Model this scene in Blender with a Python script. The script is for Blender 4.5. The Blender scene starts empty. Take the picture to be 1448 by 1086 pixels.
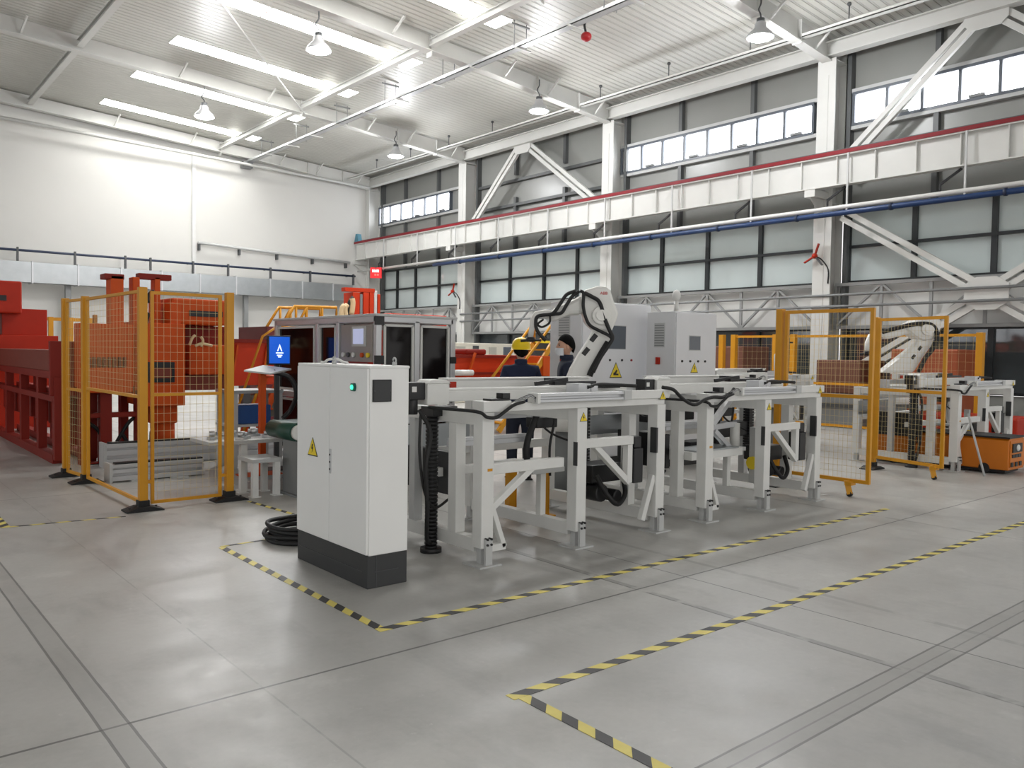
import bpy, bmesh, math, random
from mathutils import Vector, Matrix
random.seed(7)
C = bpy.context.scene.collection
PI = math.pi
V = Vector
# ---------------------------------------------------------------- camera frame (solved from the two vanishing points)
F = 1155.0; CX = 724.0; CY = 543.0; H = 1.55
_A = V((-974, 58, -F)).normalized()
_B = V((1371, 24, -F)); _B = (_B - _A * _A.dot(_B)).normalized()
_U = _B.cross(_A)
CAMROT = Matrix((_B, _A, _U))
ORG = V((0, 0, H))
def ray(px, py): return CAMROT @ V(((px - CX) / F, (CY - py) / F, -1.0))
def FL(px, py, z=0.0):
    r = ray(px, py); return ORG + r * ((z - H) / r.z)
def PX(px, py, x):
    r = ray(px, py); return ORG + r * (x / r.x)
def PY(px, py, y):
    r = ray(px, py); return ORG + r * (y / r.y)
def PD(px, py, d): return ORG + ray(px, py) * d
RT = V((_B.x, _A.x, 0)).normalized()      # level "camera right"
FW = V((-RT.y, RT.x, 0))                  # level "camera forward"

# ---------------------------------------------------------------- materials
def lin(c):
    return tuple(((x / 255) / 12.92 if x / 255 <= .04045 else ((x / 255 + .055) / 1.055) ** 2.4) for x in c) + (1.0,)
MATS = {}
def mat(name, rgb, rough=.5, metal=0.0, var=.08, scale=6.0, emit=0, spec=.5, bump=0.0, emit_rgb=None):
    if name in MATS: return MATS[name]
    m = bpy.data.materials.new(name); m.use_nodes = True
    nt = m.node_tree; b = nt.nodes['Principled BSDF']
    b.inputs['Roughness'].default_value = rough; b.inputs['Metallic'].default_value = metal
    b.inputs['Specular IOR Level'].default_value = spec
    c = lin(rgb)
    if var > 0:
        tc = nt.nodes.new('ShaderNodeTexCoord'); no = nt.nodes.new('ShaderNodeTexNoise')
        no.inputs['Scale'].default_value = scale; no.inputs['Detail'].default_value = 4
        nt.links.new(tc.outputs['Object'], no.inputs['Vector'])
        mx = nt.nodes.new('ShaderNodeMix'); mx.data_type = 'RGBA'
        mx.inputs[6].default_value = tuple(x * (1 - var) for x in c[:3]) + (1,)
        mx.inputs[7].default_value = tuple(min(1, x * (1 + var)) for x in c[:3]) + (1,)
        nt.links.new(no.outputs['Fac'], mx.inputs[0]); nt.links.new(mx.outputs[2], b.inputs['Base Color'])
        if bump > 0:
            bp = nt.nodes.new('ShaderNodeBump'); bp.inputs['Strength'].default_value = bump
            nt.links.new(no.outputs['Fac'], bp.inputs['Height']); nt.links.new(bp.outputs['Normal'], b.inputs['Normal'])
    else: b.inputs['Base Color'].default_value = c
    if emit > 0:
        b.inputs['Emission Color'].default_value = lin(emit_rgb or rgb); b.inputs['Emission Strength'].default_value = emit
    MATS[name] = m
    return m
WHITE = mat('white_paint', (216, 216, 213), .45)
CABW = mat('cabinet_paint', (232, 232, 230), .5, var=.04, scale=3)
LGREY = mat('light_grey_paint', (184, 185, 184), .5)
STEELW = mat('steel_white', (200, 200, 196), .5, var=.06, scale=2)
MGREY = mat('mid_grey', (128, 130, 130), .5)
DGREY = mat('dark_grey', (70, 72, 74), .5)
CHAR = mat('charcoal', (52, 53, 54), .55)
BLACK = mat('black_plastic', (22, 22, 24), .45)
RUBBER = mat('black_rubber', (20, 20, 21), .6)
ALU = mat('aluminium', (194, 195, 197), .38, .45, var=.05)
GALV = mat('galvanised', (170, 174, 176), .32, .75, var=.16, scale=3)
YEL = mat('fence_yellow', (204, 142, 14), .45)
SIGNY = mat('sign_yellow', (232, 204, 40), .5, var=.03)
HATY = mat('hat_yellow', (240, 205, 20), .3, var=.02)
ORA = mat('press_orange', (196, 76, 14), .55, spec=.3, var=.14, scale=4)
RED = mat('machine_red', (124, 28, 14), .55, spec=.3, var=.14, scale=4)
RED2 = mat('bright_red', (168, 38, 13), .5, spec=.3, var=.1)
BRICK = mat('brown_red', (116, 46, 28), .55, var=.16)
ROBW = mat('robot_white', (224, 223, 218), .35, var=.03)
BLUEP = mat('pipe_blue', (22, 52, 96), .4)
DBLUE = mat('dark_blue', (26, 40, 66), .45)
BEIGE = mat('beige_panel', (206, 202, 188), .55)
AGV = mat('truck_orange', (200, 112, 16), .45)
GLASSD = mat('smoked_panel', (20, 16, 16), .1, var=.2, scale=2, spec=.25)
SCR = mat('grey_screen', (92, 98, 106), .25, var=.05)
NAVY = mat('navy_cloth', (24, 34, 62), .85, var=.2, scale=14)
NAVY2 = mat('dark_navy_cloth', (30, 36, 54), .85, var=.2, scale=14)
TROU = mat('trouser_cloth', (28, 34, 50), .85)
SKIN = mat('skin', (205, 158, 132), .55, var=.06, scale=20)
HAIR = mat('black_hair', (10, 9, 9), .8, var=.3, scale=60, spec=.15)
MASKM = mat('mask_cloth', (214, 216, 220), .8)
SHOE = mat('shoe_black', (24, 24, 26), .5)
GREENB = mat('green_belt', (22, 66, 54), .4)
CREAM = mat('cream_hose', (212, 190, 148), .6)
REDSIGN = mat('sign_red', (200, 24, 30), .5, emit=.25, emit_rgb=(230, 20, 30))
LETTER = mat('sign_letter', (255, 220, 220), .5, emit=3.0, emit_rgb=(255, 170, 170), var=0)
LOGO = mat('logo_red', (196, 40, 44), .5, var=0)
GREENL = mat('green_light', (40, 200, 150), .4, emit=1.2, emit_rgb=(60, 220, 160), var=0)
SKYL = mat('skylight_panel', (250, 250, 250), .5, emit=13, emit_rgb=(255, 254, 250), var=0)
CLER = mat('clerestory_pane', (250, 252, 255), .2, emit=4.2, emit_rgb=(247, 250, 255), var=0)
FARW = mat('far_window_pane', (250, 252, 255), .2, emit=1.15, emit_rgb=(247, 250, 255), var=0)
BULB = mat('lamp_diffuser', (255, 255, 255), .4, emit=24, emit_rgb=(245, 248, 255), var=0)
TEAL = mat('teal_paint', (60, 120, 140), .5)
REDRAIL = mat('conductor_red', (120, 16, 26), .5, spec=.3)
HOPO = mat('hopper_orange', (192, 52, 10), .5, spec=.3, var=.1)
MAROON = mat('maroon', (96, 24, 28), .5)

# ---------------------------------------------------------------- mesh builder
class B:
    def __init__(s, T=None):
        s.v = []; s.f = []; s.sm = []; s.T = T
    def add(s, vs, fs, smooth=False):
        n = len(s.v)
        for p in vs:
            p = V(p); s.v.append(s.T @ p if s.T is not None else p)
        for f in fs: s.f.append(tuple(n + i for i in f)); s.sm.append(smooth)
        return s
    def box(s, a, b):
        x0, x1 = sorted((a[0], b[0])); y0, y1 = sorted((a[1], b[1])); z0, z1 = sorted((a[2], b[2]))
        vs = [(x0, y0, z0), (x1, y0, z0), (x1, y1, z0), (x0, y1, z0), (x0, y0, z1), (x1, y0, z1), (x1, y1, z1), (x0, y1, z1)]
        return s.add(vs, [(0, 3, 2, 1), (4, 5, 6, 7), (0, 1, 5, 4), (1, 2, 6, 5), (2, 3, 7, 6), (3, 0, 4, 7)])
    def cbox(s, c, d): return s.box((c[0] - d[0] / 2, c[1] - d[1] / 2, c[2] - d[2] / 2), (c[0] + d[0] / 2, c[1] + d[1] / 2, c[2] + d[2] / 2))
    def bar(s, p, q, w, h=None, up=(0, 0, 1)):
        """rectangular bar from p to q, w across and h along `up`"""
        p = V(p); q = V(q); h = h or w; d = (q - p).normalized(); up = V(up)
        if abs(d.dot(up)) > .98: up = V((0, 1, 0))
        a = d.cross(up).normalized(); b = a.cross(d).normalized()
        vs = []
        for e in (p, q):
            for sx, sy in ((-1, -1), (1, -1), (1, 1), (-1, 1)): vs.append(e + a * (sx * w / 2) + b * (sy * h / 2))
        return s.add(vs, [(3, 2, 1, 0), (4, 5, 6, 7), (0, 1, 5, 4), (1, 2, 6, 5), (2, 3, 7, 6), (3, 0, 4, 7)])
    def tube(s, pts, r, n=8, cap=True):
        pts = [V(p) for p in pts]; rs = r if isinstance(r, (list, tuple)) else [r] * len(pts)
        vs = []; fs = []; a = None
        for i, p in enumerate(pts):
            d = (pts[min(i + 1, len(pts) - 1)] - pts[max(i - 1, 0)]).normalized()
            if a is None:
                a = d.cross(V((0, 0, 1)))
                if a.length < .05: a = d.cross(V((0, 1, 0)))
            else: a = a - d * a.dot(d)
            a.normalize(); b = d.cross(a)
            for k in range(n):
                t = 2 * PI * k / n; vs.append(p + (a * math.cos(t) + b * math.sin(t)) * rs[i])
        for i in range(len(pts) - 1):
            for k in range(n):
                fs.append((i * n + k, i * n + (k + 1) % n, (i + 1) * n + (k + 1) % n, (i + 1) * n + k))
        s.add(vs, fs, True)
        if cap:
            m = len(s.v) - len(vs)
            s.f.append(tuple(m + k for k in range(n))[::-1]); s.sm.append(False)
            s.f.append(tuple(m + (len(pts) - 1) * n + k for k in range(n))); s.sm.append(False)
        return s
    def cyl(s, p, q, r, r2=None, n=16): return s.tube([p, q], [r, r if r2 is None else r2], n)
    def prism(s, poly, o, u, w, t):
        """polygon poly in (u,w) about o, extruded by vector t"""
        o = V(o); u = V(u); w = V(w); t = V(t); n = len(poly)
        vs = [o + u * a + w * b for a, b in poly] + [o + u * a + w * b + t for a, b in poly]
        fs = [tuple(range(n))[::-1], tuple(range(n, 2 * n))] + [(i, (i + 1) % n, n + (i + 1) % n, n + i) for i in range(n)]
        return s.add(vs, fs)
    def ball(s, c, r, nu=12, nv=8, smooth=True):
        rx, ry, rz = r if isinstance(r, (list, tuple)) else (r, r, r)
        c = V(c); vs = [c + V((0, 0, -rz))]; fs = []
        for j in range(1, nv):
            t = -PI / 2 + PI * j / nv
            for k in range(nu):
                a = 2 * PI * k / nu; vs.append(c + V((rx * math.cos(t) * math.cos(a), ry * math.cos(t) * math.sin(a), rz * math.sin(t))))
        vs.append(c + V((0, 0, rz))); L = len(vs) - 1
        for k in range(nu):
            fs.append((0, 1 + (k + 1) % nu, 1 + k)); fs.append((L, L - nu + k, L - nu + (k + 1) % nu))
        for j in range(nv - 2):
            for k in range(nu):
                a = 1 + j * nu; fs.append((a + k, a + (k + 1) % nu, a + nu + (k + 1) % nu, a + nu + k))
        return s.add(vs, fs, smooth)
    def lathe(s, c, prof, n=16):
        """profile [(r, z)] about the z axis through c"""
        c = V(c); vs = []; fs = []
        for r, z in prof:
            for k in range(n): vs.append(c + V((r * math.cos(2 * PI * k / n), r * math.sin(2 * PI * k / n), z)))
        for i in range(len(prof) - 1):
            for k in range(n): fs.append((i * n + k, i * n + (k + 1) % n, (i + 1) * n + (k + 1) % n, (i + 1) * n + k))
        return s.add(vs, fs, True)
    def build(s, name, m, parent=None, bevel=0.0):
        me = bpy.data.meshes.new(name)
        off = V((0, 0, 0)); p = parent
        while p is not None: off = off + p.location; p = p.parent
        loc = V((0, 0, 0))
        if parent is None:
            n = len(s.v); loc = V((sum(v.x for v in s.v) / n, sum(v.y for v in s.v) / n, min(v.z for v in s.v))); off = loc
        me.from_pydata([v - off for v in s.v], [], s.f)
        me.polygons.foreach_set('use_smooth', s.sm)
        me.validate(); me.update()
        me.materials.append(m)
        o = bpy.data.objects.new(name, me); C.objects.link(o)
        o.location = loc
        if parent is not None: o.parent = parent
        if bevel > 0:
            md = o.modifiers.new('Bevel', 'BEVEL'); md.width = bevel; md.segments = 2; md.limit_method = 'ANGLE'; md.harden_normals = False
        return o
def fix_normals(o):
    bm = bmesh.new(); bm.from_mesh(o.data); bmesh.ops.recalc_face_normals(bm, faces=bm.faces); bm.to_mesh(o.data); bm.free()
def tag(o, label, cat, group=None, kind=None):
    o['label'] = label; o['category'] = cat
    if group: o['group'] = group
    if kind: o['kind'] = kind
    return o
def thing(name, label, cat, loc, group=None):
    o = bpy.data.objects.new(name, None); C.objects.link(o); o.location = V(loc); o.empty_display_size = .1
    return tag(o, label, cat, group)
def struct(o, label=None):
    o['kind'] = 'structure'
    if label: o['label'] = label
    return o
KIDS = {}
def copy_tree(o, loc=None, label=None, parent=None):
    c = o.copy(); C.objects.link(c)
    if parent is not None: c.parent = parent
    if loc is not None: c.location = V(loc)
    if label: c['label'] = label
    for ch in list(o.children): copy_tree(ch, None, None, c)
    return c
def smooth(pts, n=6):
    """Catmull-Rom through pts"""
    P = [V(p) for p in pts]; P = [P[0] * 2 - P[1]] + P + [P[-1] * 2 - P[-2]]; out = []
    for i in range(1, len(P) - 2):
        for k in range(n):
            t = k / n; a, b, c, d = P[i - 1:i + 3]
            out.append(.5 * ((2 * b) + (c - a) * t + (2 * a - 5 * b + 4 * c - d) * t * t + (3 * b - a - 3 * c + d) * t ** 3))
    out.append(P[-2]); return out
def text_mesh(name, s, size, m, parent, o, u, w, t=.003):
    """lettering s, lower-left corner o, reading direction u, up w"""
    cu = bpy.data.curves.new('lettering', 'FONT'); cu.body = s; cu.size = size; cu.extrude = t; cu.resolution_u = 2
    tmp = bpy.data.objects.new('lettering', cu); C.objects.link(tmp)
    me = bpy.data.meshes.new_from_object(tmp.evaluated_get(bpy.context.evaluated_depsgraph_get()))
    bpy.data.objects.remove(tmp)
    u = V(u).normalized(); w = V(w).normalized(); nn = u.cross(w)
    b = B(); b.add([V(o) + u * v.co.x + w * v.co.y + nn * v.co.z for v in me.vertices], [tuple(p.vertices) for p in me.polygons])
    bpy.data.meshes.remove(me)
    return b.build(name, m, parent)
def warn_sign(parent, c, u, nrm, size, kind='bolt'):
    """yellow warning triangle centred at c on a face with normal nrm"""
    c = V(c); u = V(u).normalized(); w = V((0, 0, 1)); nrm = V(nrm).normalized(); h = size * .866
    T = [(-size / 2, -h / 2), (size / 2, -h / 2), (0, h / 2)]
    s_ = B().prism([(a * 1.0, b * 1.0) for a, b in T], c + nrm * .001, u, w, nrm * .002).build('warning_sign', BLACK, parent)
    B().prism([(a * .86, b * .86 - h * .01) for a, b in T], c + nrm * .002, u, w, nrm * .0025).build('sign_face', SIGNY, s_)
    if kind == 'bolt': P = [(-.03, .2), (.07, .22), (.02, .06), (.1, .06), (-.04, -.2), (-.0, -.02), (-.09, -.02)]
    else: P = [(-.2, -.2), (.2, -.2), (.2, -.12), (.02, -.1), (.12, .05), (.04, .12), (-.08, -.02), (-.2, -.08)]
    B().prism([(a * size, b * size - h * .1) for a, b in P], c + nrm * .004, u, w, nrm * .002).build('sign_symbol', BLACK, s_)
    if kind == 'text':
        B().prism([(-.22 * size, -.3 * size), (.22 * size, -.3 * size), (.22 * size, -.22 * size), (-.22 * size, -.22 * size)], c + nrm * .004, u, w, nrm * .002).build('sign_caption', BLACK, s_)
    return s_
# ================================================================ the hall
XC, XW, YG = 19.3, 20.0, 33.6
def roofz(x): return 10.72 - .06 * x
COLY = [3.3, 10.84, 18.3, 26.1, 33.5]
def nd(nt, t, **k):
    n = nt.nodes.new(t)
    for a, b in k.items(): setattr(n, a, b)
    return n
def floor_material():
    m = bpy.data.materials.new('concrete_floor'); m.use_nodes = True; nt = m.node_tree; b = nt.nodes['Principled BSDF']; L = nt.links.new
    tc = nd(nt, 'ShaderNodeTexCoord'); sep = nd(nt, 'ShaderNodeSeparateXYZ'); L(tc.outputs['Object'], sep.inputs[0])
    def math_(op, a, b_=None, c_=None):
        n = nd(nt, 'ShaderNodeMath', operation=op)
        for i, x in enumerate((a, b_, c_)):
            if x is None: continue
            if isinstance(x, (int, float)): n.inputs[i].default_value = x
            else: L(x, n.inputs[i])
        return n.outputs[0]
    def noise(scale, detail=5, rough=.6, vec=None):
        n = nd(nt, 'ShaderNodeTexNoise'); n.inputs['Scale'].default_value = scale; n.inputs['Detail'].default_value = detail; n.inputs['Roughness'].default_value = rough
        L(vec or tc.outputs['Object'], n.inputs['Vector']); return n.outputs['Fac']
    def ramp(f, a, b_):
        n = nd(nt, 'ShaderNodeMapRange'); n.inputs[1].default_value = a; n.inputs[2].default_value = b_; L(f, n.inputs[0]); return n.outputs[0]
    def mix(f, A, Bc):
        n = nd(nt, 'ShaderNodeMix', data_type='RGBA')
        if isinstance(f, (int, float)): n.inputs[0].default_value = f
        else: L(f, n.inputs[0])
        for i, x in ((6, A), (7, Bc)):
            if isinstance(x, tuple): n.inputs[i].default_value = x
            else: L(x, n.inputs[i])
        return n.outputs[2]
    big = ramp(noise(.45, 4), .35, .65); med = ramp(noise(2.2, 6, .65), .3, .7); fine = noise(26, 3)
    mp = nd(nt, 'ShaderNodeMapping'); mp.inputs['Scale'].default_value = (1.2, .35, 1); L(tc.outputs['Object'], mp.inputs[0])
    streak = ramp(noise(3, 5, .6, mp.outputs[0]), .55, .75)
    c = mix(big, lin((164, 163, 160)), lin((184, 183, 179)))
    c = mix(math_('MULTIPLY', med, .35), c, lin((197, 196, 192)))
    c = mix(math_('MULTIPLY', streak, .5), c, lin((140, 139, 137)))
    c = mix(math_('MULTIPLY', fine, .2), c, lin((110, 108, 106)))
    pale = ramp(noise(.9, 6, .7), .6, .75); c = mix(math_('MULTIPLY', pale, .5), c, lin((216, 215, 211)))
    blot = ramp(noise(1.6, 8, .75), .5, .62); c = mix(math_('MULTIPLY', blot, .22), c, lin((138, 136, 132)))
    sc = ramp(noise(14, 6, .8), .62, .7); c = mix(math_('MULTIPLY', sc, .35), c, lin((204, 203, 199)))
    wob = math_('MULTIPLY', math_('SUBTRACT', noise(5, 3), .5), .006)
    brk = ramp(noise(4.5, 3), .38, .5)
    def line(ax, pos, w, strength, col, broken=False, lim=None):
        global _c
        d = math_('ABSOLUTE', math_('SUBTRACT', math_('ADD', sep.outputs[ax], wob), pos))
        f = math_('MULTIPLY', math_('LESS_THAN', d, w), strength)
        if broken: f = math_('MULTIPLY', f, brk)
        if lim: f = math_('MULTIPLY', f, math_(lim[0], sep.outputs[1 - ax], lim[1]))
        return mix(f, line.c, col)
    for args in (('Y' and 1, 3.54, .008, .8, (66, 65, 64)), (1, 1.77, .075, .45, (138, 136, 132)), (1, 1.70, .006, .7, (70, 68, 66)), (1, 1.845, .006, .7, (70, 68, 66)), (1, 1.77, .005, .45, (74, 72, 70)),
                 (0, .89, .05, .35, (140, 139, 136)), (0, .84, .006, .7, (66, 66, 66)), (0, .945, .006, .7, (66, 66, 66)), (0, 4.11, .03, .5, (106, 104, 102), True), (0, 4.09, .005, .7, (70, 68, 66), True), (0, 4.6, .006, .75, (70, 69, 68)),
                 (0, 4.98, .025, .35, (112, 110, 108), True), (0, 1.52, .005, .3, (86, 85, 84), True), (0, 7.9, .02, .4, (100, 98, 96), True), (0, 10.6, .006, .5, (90, 89, 88)), (1, 9.5, .008, .6, (80, 79, 78)), (1, -3.1, .008, .7, (70, 69, 68))):
        ax, pos, w, st, col = args[:5]; line.c = c
        c = line(ax, pos, w, st, lin(col), len(args) > 5)
    L(c, b.inputs['Base Color'])
    rg = math_('ADD', math_('MULTIPLY', med, .18), .30); L(rg, b.inputs['Roughness'])
    bp = nd(nt, 'ShaderNodeBump'); bp.inputs['Strength'].default_value = .05; L(noise(30, 4), bp.inputs['Height']); L(bp.outputs['Normal'], b.inputs['Normal'])
    return m
def ribbed(name, rgb, axis, period, strength=.5, rough=.45, dark=.8):
    """profiled sheet: ribs repeat along `axis`"""
    m = bpy.data.materials.new(name); m.use_nodes = True; nt = m.node_tree; b = nt.nodes['Principled BSDF']; L = nt.links.new
    b.inputs['Roughness'].default_value = rough
    tc = nd(nt, 'ShaderNodeTexCoord'); sep = nd(nt, 'ShaderNodeSeparateXYZ'); L(tc.outputs['Object'], sep.inputs[0])
    pp = nd(nt, 'ShaderNodeMath', operation='PINGPONG'); L(sep.outputs[axis], pp.inputs[0]); pp.inputs[1].default_value = period / 2
    mr = nd(nt, 'ShaderNodeMapRange'); mr.inputs[1].default_value = period * .06; mr.inputs[2].default_value = period * .16; L(pp.outputs[0], mr.inputs[0])
    no = nd(nt, 'ShaderNodeTexNoise'); no.inputs['Scale'].default_value = 1.3; no.inputs['Detail'].default_value = 5; L(tc.outputs['Object'], no.inputs['Vector'])
    mx = nd(nt, 'ShaderNodeMix', data_type='RGBA'); c = lin(rgb)
    mx.inputs[6].default_value = tuple(x * dark for x in c[:3]) + (1,); mx.inputs[7].default_value = c; L(no.outputs['Fac'], mx.inputs[0])
    L(mx.outputs[2], b.inputs['Base Color'])
    bp = nd(nt, 'ShaderNodeBump'); bp.inputs['Strength'].default_value = strength; bp.inputs['Distance'].default_value = .05; L(mr.outputs[0], bp.inputs['Height']); L(bp.outputs['Normal'], b.inputs['Normal'])
    return m
WALLW = mat('gable_plaster', (199, 198, 194), .7, var=.05, scale=.6)
CLAD = mat('grey_cladding', (134, 135, 131), .32, var=.1, scale=.8)
CLADL = mat('pale_cladding', (206, 206, 203), .6, var=.05, scale=.8)
POST = mat('girt_grey', (80, 82, 82), .45)
MULL = mat('mullion_dark', (26, 31, 33), .4)
PANE = mat('tinted_glass', (190, 200, 199), .04, var=.22, scale=.35, spec=1.0)
PANE2 = mat('low_tinted_glass', (58, 64, 66), .05, var=.35, scale=.35, spec=1.0)

fl = struct(B().box((-16, -9, -.2), (XW + .4, YG + .3, 0)).build('floor', floor_material())); fl.data.transform(Matrix.Translation(fl.location)); fl.location = (0, 0, 0)
struct(B().box((-16, YG, 0), (XW + .4, YG + .25, 11.8)).build('wall_back', WALLW))
# the far long side of the hall, with its own daylight band
struct(B().box((-16.3, -9, 0), (-16, YG, 2.6)).box((-16.3, -9, 6.4), (-16, YG, 11.8)).build('wall_left', WALLW))
w = struct(B().box((-16.25, -9, 2.6), (-16.2, YG, 6.4)).build('window_1', FARW)); b_ = B()
for i in range(22): b_.box((-16.2, -9 + i * 2, 2.6), (-16.08, -8.9 + i * 2, 6.4))
b_.box((-16.2, -9, 4.45), (-16.08, YG, 4.55)).build('window_frame', MULL, w)
# long right side: low wall, glass band, truss panel, glass band, cladding
rw = B().box((XW, -6, 0), (XW + .2, YG, .75)).box((XW, -6, 5.24), (XW + .2, YG, 9.7)); struct(rw.build('wall_right', CLAD))
struct(B().box((XW - .02, -6, 2.3), (XW + .2, YG, 3.42)).build('trim_1', CLADL))
def window(n, y0, y1, z0, z1, ys, zs, glass, fr=.05, frame=MULL, x=XW):
    o = struct(B().box((x + .04, y0, z0), (x + .08, y1, z1)).build('window_%d' % n, glass))
    b = B()
    for y in [y0, y1] + list(ys): b.box((x - .04, y - fr, z0), (x + .1, y + fr, z1))
    for z in [z0, z1] + list(zs): b.box((x - .05, y0 - fr, z - .035), (x + .1, y1 + fr, z + .035))
    b.build('window_frame', frame, o); return o
n = 2
bays = [(10.84, 18.3), (18.3, 26.1), (26.1, 33.5)]
low = {0: (13.06, 14.84, 16.56), 1: (20.3, 22.0, 23.92), 2: (28.6, 30.4, 31.9)}
for i, (a, b) in enumerate(bays):
    window(n, a + .3, b - .1, 3.47, 5.24, low[i], (4.36,), PANE, .06); n += 1
    window(n, a + .3, b - .1, .8, 2.28, low[i], (), PANE2, .06); n += 1
window(n, 3.6, 10.5, 3.47, 5.24, (5.3, 7.1, 8.85), (4.36,), PANE, .06); n += 1
window(n, 3.6, 10.5, .8, 2.28, (5.3, 7.1, 8.85), (), PANE2, .06); n += 1
GFR = mat('window_grey', (84, 90, 98), .4)
def clerestory(y0, y1, k):
    global n
    st = (y1 - y0) / k
    o = window(n, y0, y1, 7.4, 8.17, [y0 + st * i for i in range(1, k)], (), CLER, .035, GFR, XW - .12); n += 1
    b = B()
    for i in range(0, k, 2): b.box((XW - .2, y0 + st * (i + .35), 7.44), (XW - .13, y0 + st * (i + .75), 7.5))
    b.build('window_opener', MGREY, o)
clerestory(3.7, 10.4, 8); clerestory(11.5, 18.2, 8); clerestory(27.7, 33.3, 6)
# girts and posts on the right wall
k = 2
for y in (8.4, 13.35, 15.85, 20.9, 23.55, 28.6, 31.15, 5.85):
    struct(B().box((XW - .14, y - .06, 5.3), (XW, y + .06, 7.38)).box((XW - .14, y - .06, 8.2), (XW, y + .06, 9.5)).build('trim_%d' % k, POST)); k += 1
for (y0, y1, z) in ((18.6, 25.9, 8.0), (18.6, 25.9, 7.1), (3.5, 10.5, 7.33), (11.2, 18.2, 7.33), (26.4, 33.3, 7.33), (3.5, 10.5, 8.24), (11.2, 18.2, 8.24), (26.4, 33.3, 8.24)):
    struct(B().box((XW - .16, y0, z - .05), (XW - .01, y1, z + .05)).build('trim_%d' % k, POST if y0 == 18.6 else LGREY)); k += 1
for y in (10.5, 11.2, 18.0, 18.65, 25.8, 26.45, 33.0):
    struct(B().box((XW - .2, y - .05, .1), (XW, y + .05, 9.4)).build('trim_%d' % k, POST)); k += 1
# columns
for y in COLY:
    b = B()
    b.box((XC, y - .24, 0), (XC + .03, y + .24, 9.0)).box((XC + .03, y - .02, 0), (XC + .6, y + .02, 9.3)).box((XC + .6, y - .2, 0), (XC + .63, y + .2, 9.4))
    b.box((XC - .012, y - .06, 0), (XC, y - .02, 8.6))
    for z in (5.4, 6.6, 8.95): b.box((XC + .03, y - .22, z), (XC + .6, y + .22, z + .025))
    struct(b.build('steel_column', STEELW), 'white steel column against the long window wall')
# eave beam, rafters, roof
struct(B().box((XC - .02, -6, 9.05), (XC + .02, YG, 9.38)).box((XC - .12, -6, 9.04), (XC + .14, YG, 9.07)).box((XC - .12, -6, 9.37), (XC + .14, YG, 9.4)).build('eave_beam', STEELW))
for y in (3.3, 10.84, 18.3, 25.95, 33.25):
    prof = [(-6, 10.55), (3, 10.05), (10, 9.66), (14.5, 9.38), (19.3, 8.95)]
    b = B()
    top = [(x, roofz(x) - .04) for x, z in prof]
    poly = prof + top[::-1]
    b.prism(poly, (0, y - .015, 0), (1, 0, 0), (0, 0, 1), (0, .03, 0))
    for (x0, z0), (x1, z1) in zip(prof[:-1], prof[1:]): b.bar((x0, y, z0), (x1, y, z1), .26, .03)
    for x in (12.4, 16.2, 17.9): b.box((x - .012, y - .12, roofz(x) - .62), (x + .012, y + .12, roofz(x) - .06))
    struct(b.build('rafter', STEELW))
    for x in (-1, 4.2, 8.4, 11.2, 14.9, 16.6, 18.6):
        z = [z0 + (z1 - z0) * (x - x0) / (x1 - x0) for (x0, z0), (x1, z1) in zip(prof[:-1], prof[1:]) if x0 <= x <= x1][0]
        b = B().bar((x, y - .05, z + .02), (x + .1, y - .5, roofz(x) - .06), .05); struct(b.build('fly_brace', STEELW))
roofm = ribbed('profiled_roof_sheet', (202, 201, 194), 1, .21, .9, .42, .86)
def roofslab(y0, y1, x0=-16.3, x1=20.4):
    b = B().prism([(x0, roofz(x0)), (x1, roofz(x1)), (x1, roofz(x1) + .1), (x0, roofz(x0) + .1)], (0, y0, 0), (1, 0, 0), (0, 0, 1), (0, y1 - y0, 0))
    return b
SK = [(8.8, .7), (12.7, .7), (16.4, .7), (20.45, .72), (24.15, .72), (28.0, .72), (31.85, .72)]
ys = [-9.0]
for y, wd in SK: ys += [y - wd / 2, y + wd / 2]
ys.append(YG + .2)
b = B()
for i in range(0, len(ys), 2):
    s_ = roofslab(ys[i], ys[i + 1]); b.add(s_.v, s_.f)
for y, wd in SK:
    for x0, x1 in ((-16.3, 7.65), (13.4, 20.4)):
        s_ = roofslab(y - wd / 2, y + wd / 2, x0, x1); b.add(s_.v, s_.f)
o = struct(b.build('ceiling', roofm)); o.data.transform(Matrix.Translation(o.location)); o.location = (0, 0, 0)
for y, wd in SK:
    o = B()
    for i in range(5):
        x0 = 7.65 + i * 1.15; o.prism([(x0 + .02, roofz(x0)), (x0 + 1.13, roofz(x0 + 1.13)), (x0 + 1.13, roofz(x0 + 1.13) + .03), (x0 + .02, roofz(x0) + .03)], (0, y - wd / 2, 0), (1, 0, 0), (0, 0, 1), (0, wd, 0))
    o = o.build('window_%d' % n, SKYL); n += 1; struct(o)
    b = B()
    for i in range(6):
        x0 = 7.65 + i * 1.15; b.box((x0 - .02, y - wd / 2, roofz(x0) - .012), (x0 + .02, y + wd / 2, roofz(x0) + .05))
    b.build('window_frame', STEELW, o)
# struts between the rafters
for x in (-1.2, 5.65, 12.4):
    for y0, y1 in zip((3.3, 10.84, 18.3, 25.95), (10.84, 18.3, 25.95, 33.25)):
        z = roofz(x) - (.36 if x < 8 else .36)
        struct(B().box((x - .09, y0 + .1, z - .02), (x + .09, y1 - .1, z + .02)).box((x - .012, y0 + .1, z), (x + .012, y1 - .1, z + .16)).box((x - .07, y0 + .1, z + .16), (x + .07, y1 - .1, z + .18)).build('roof_strut', STEELW))
# flange braces (thin rods crossing a bay)
for p, q in ((PY(310, 0, 20.5), PY(430, 160, 25.7)), (PY(765, 0, 14.5), PY(795, 38, 17.5))):
    struct(B().tube([p, q], .022).build('tie_rod', STEELW))
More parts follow.
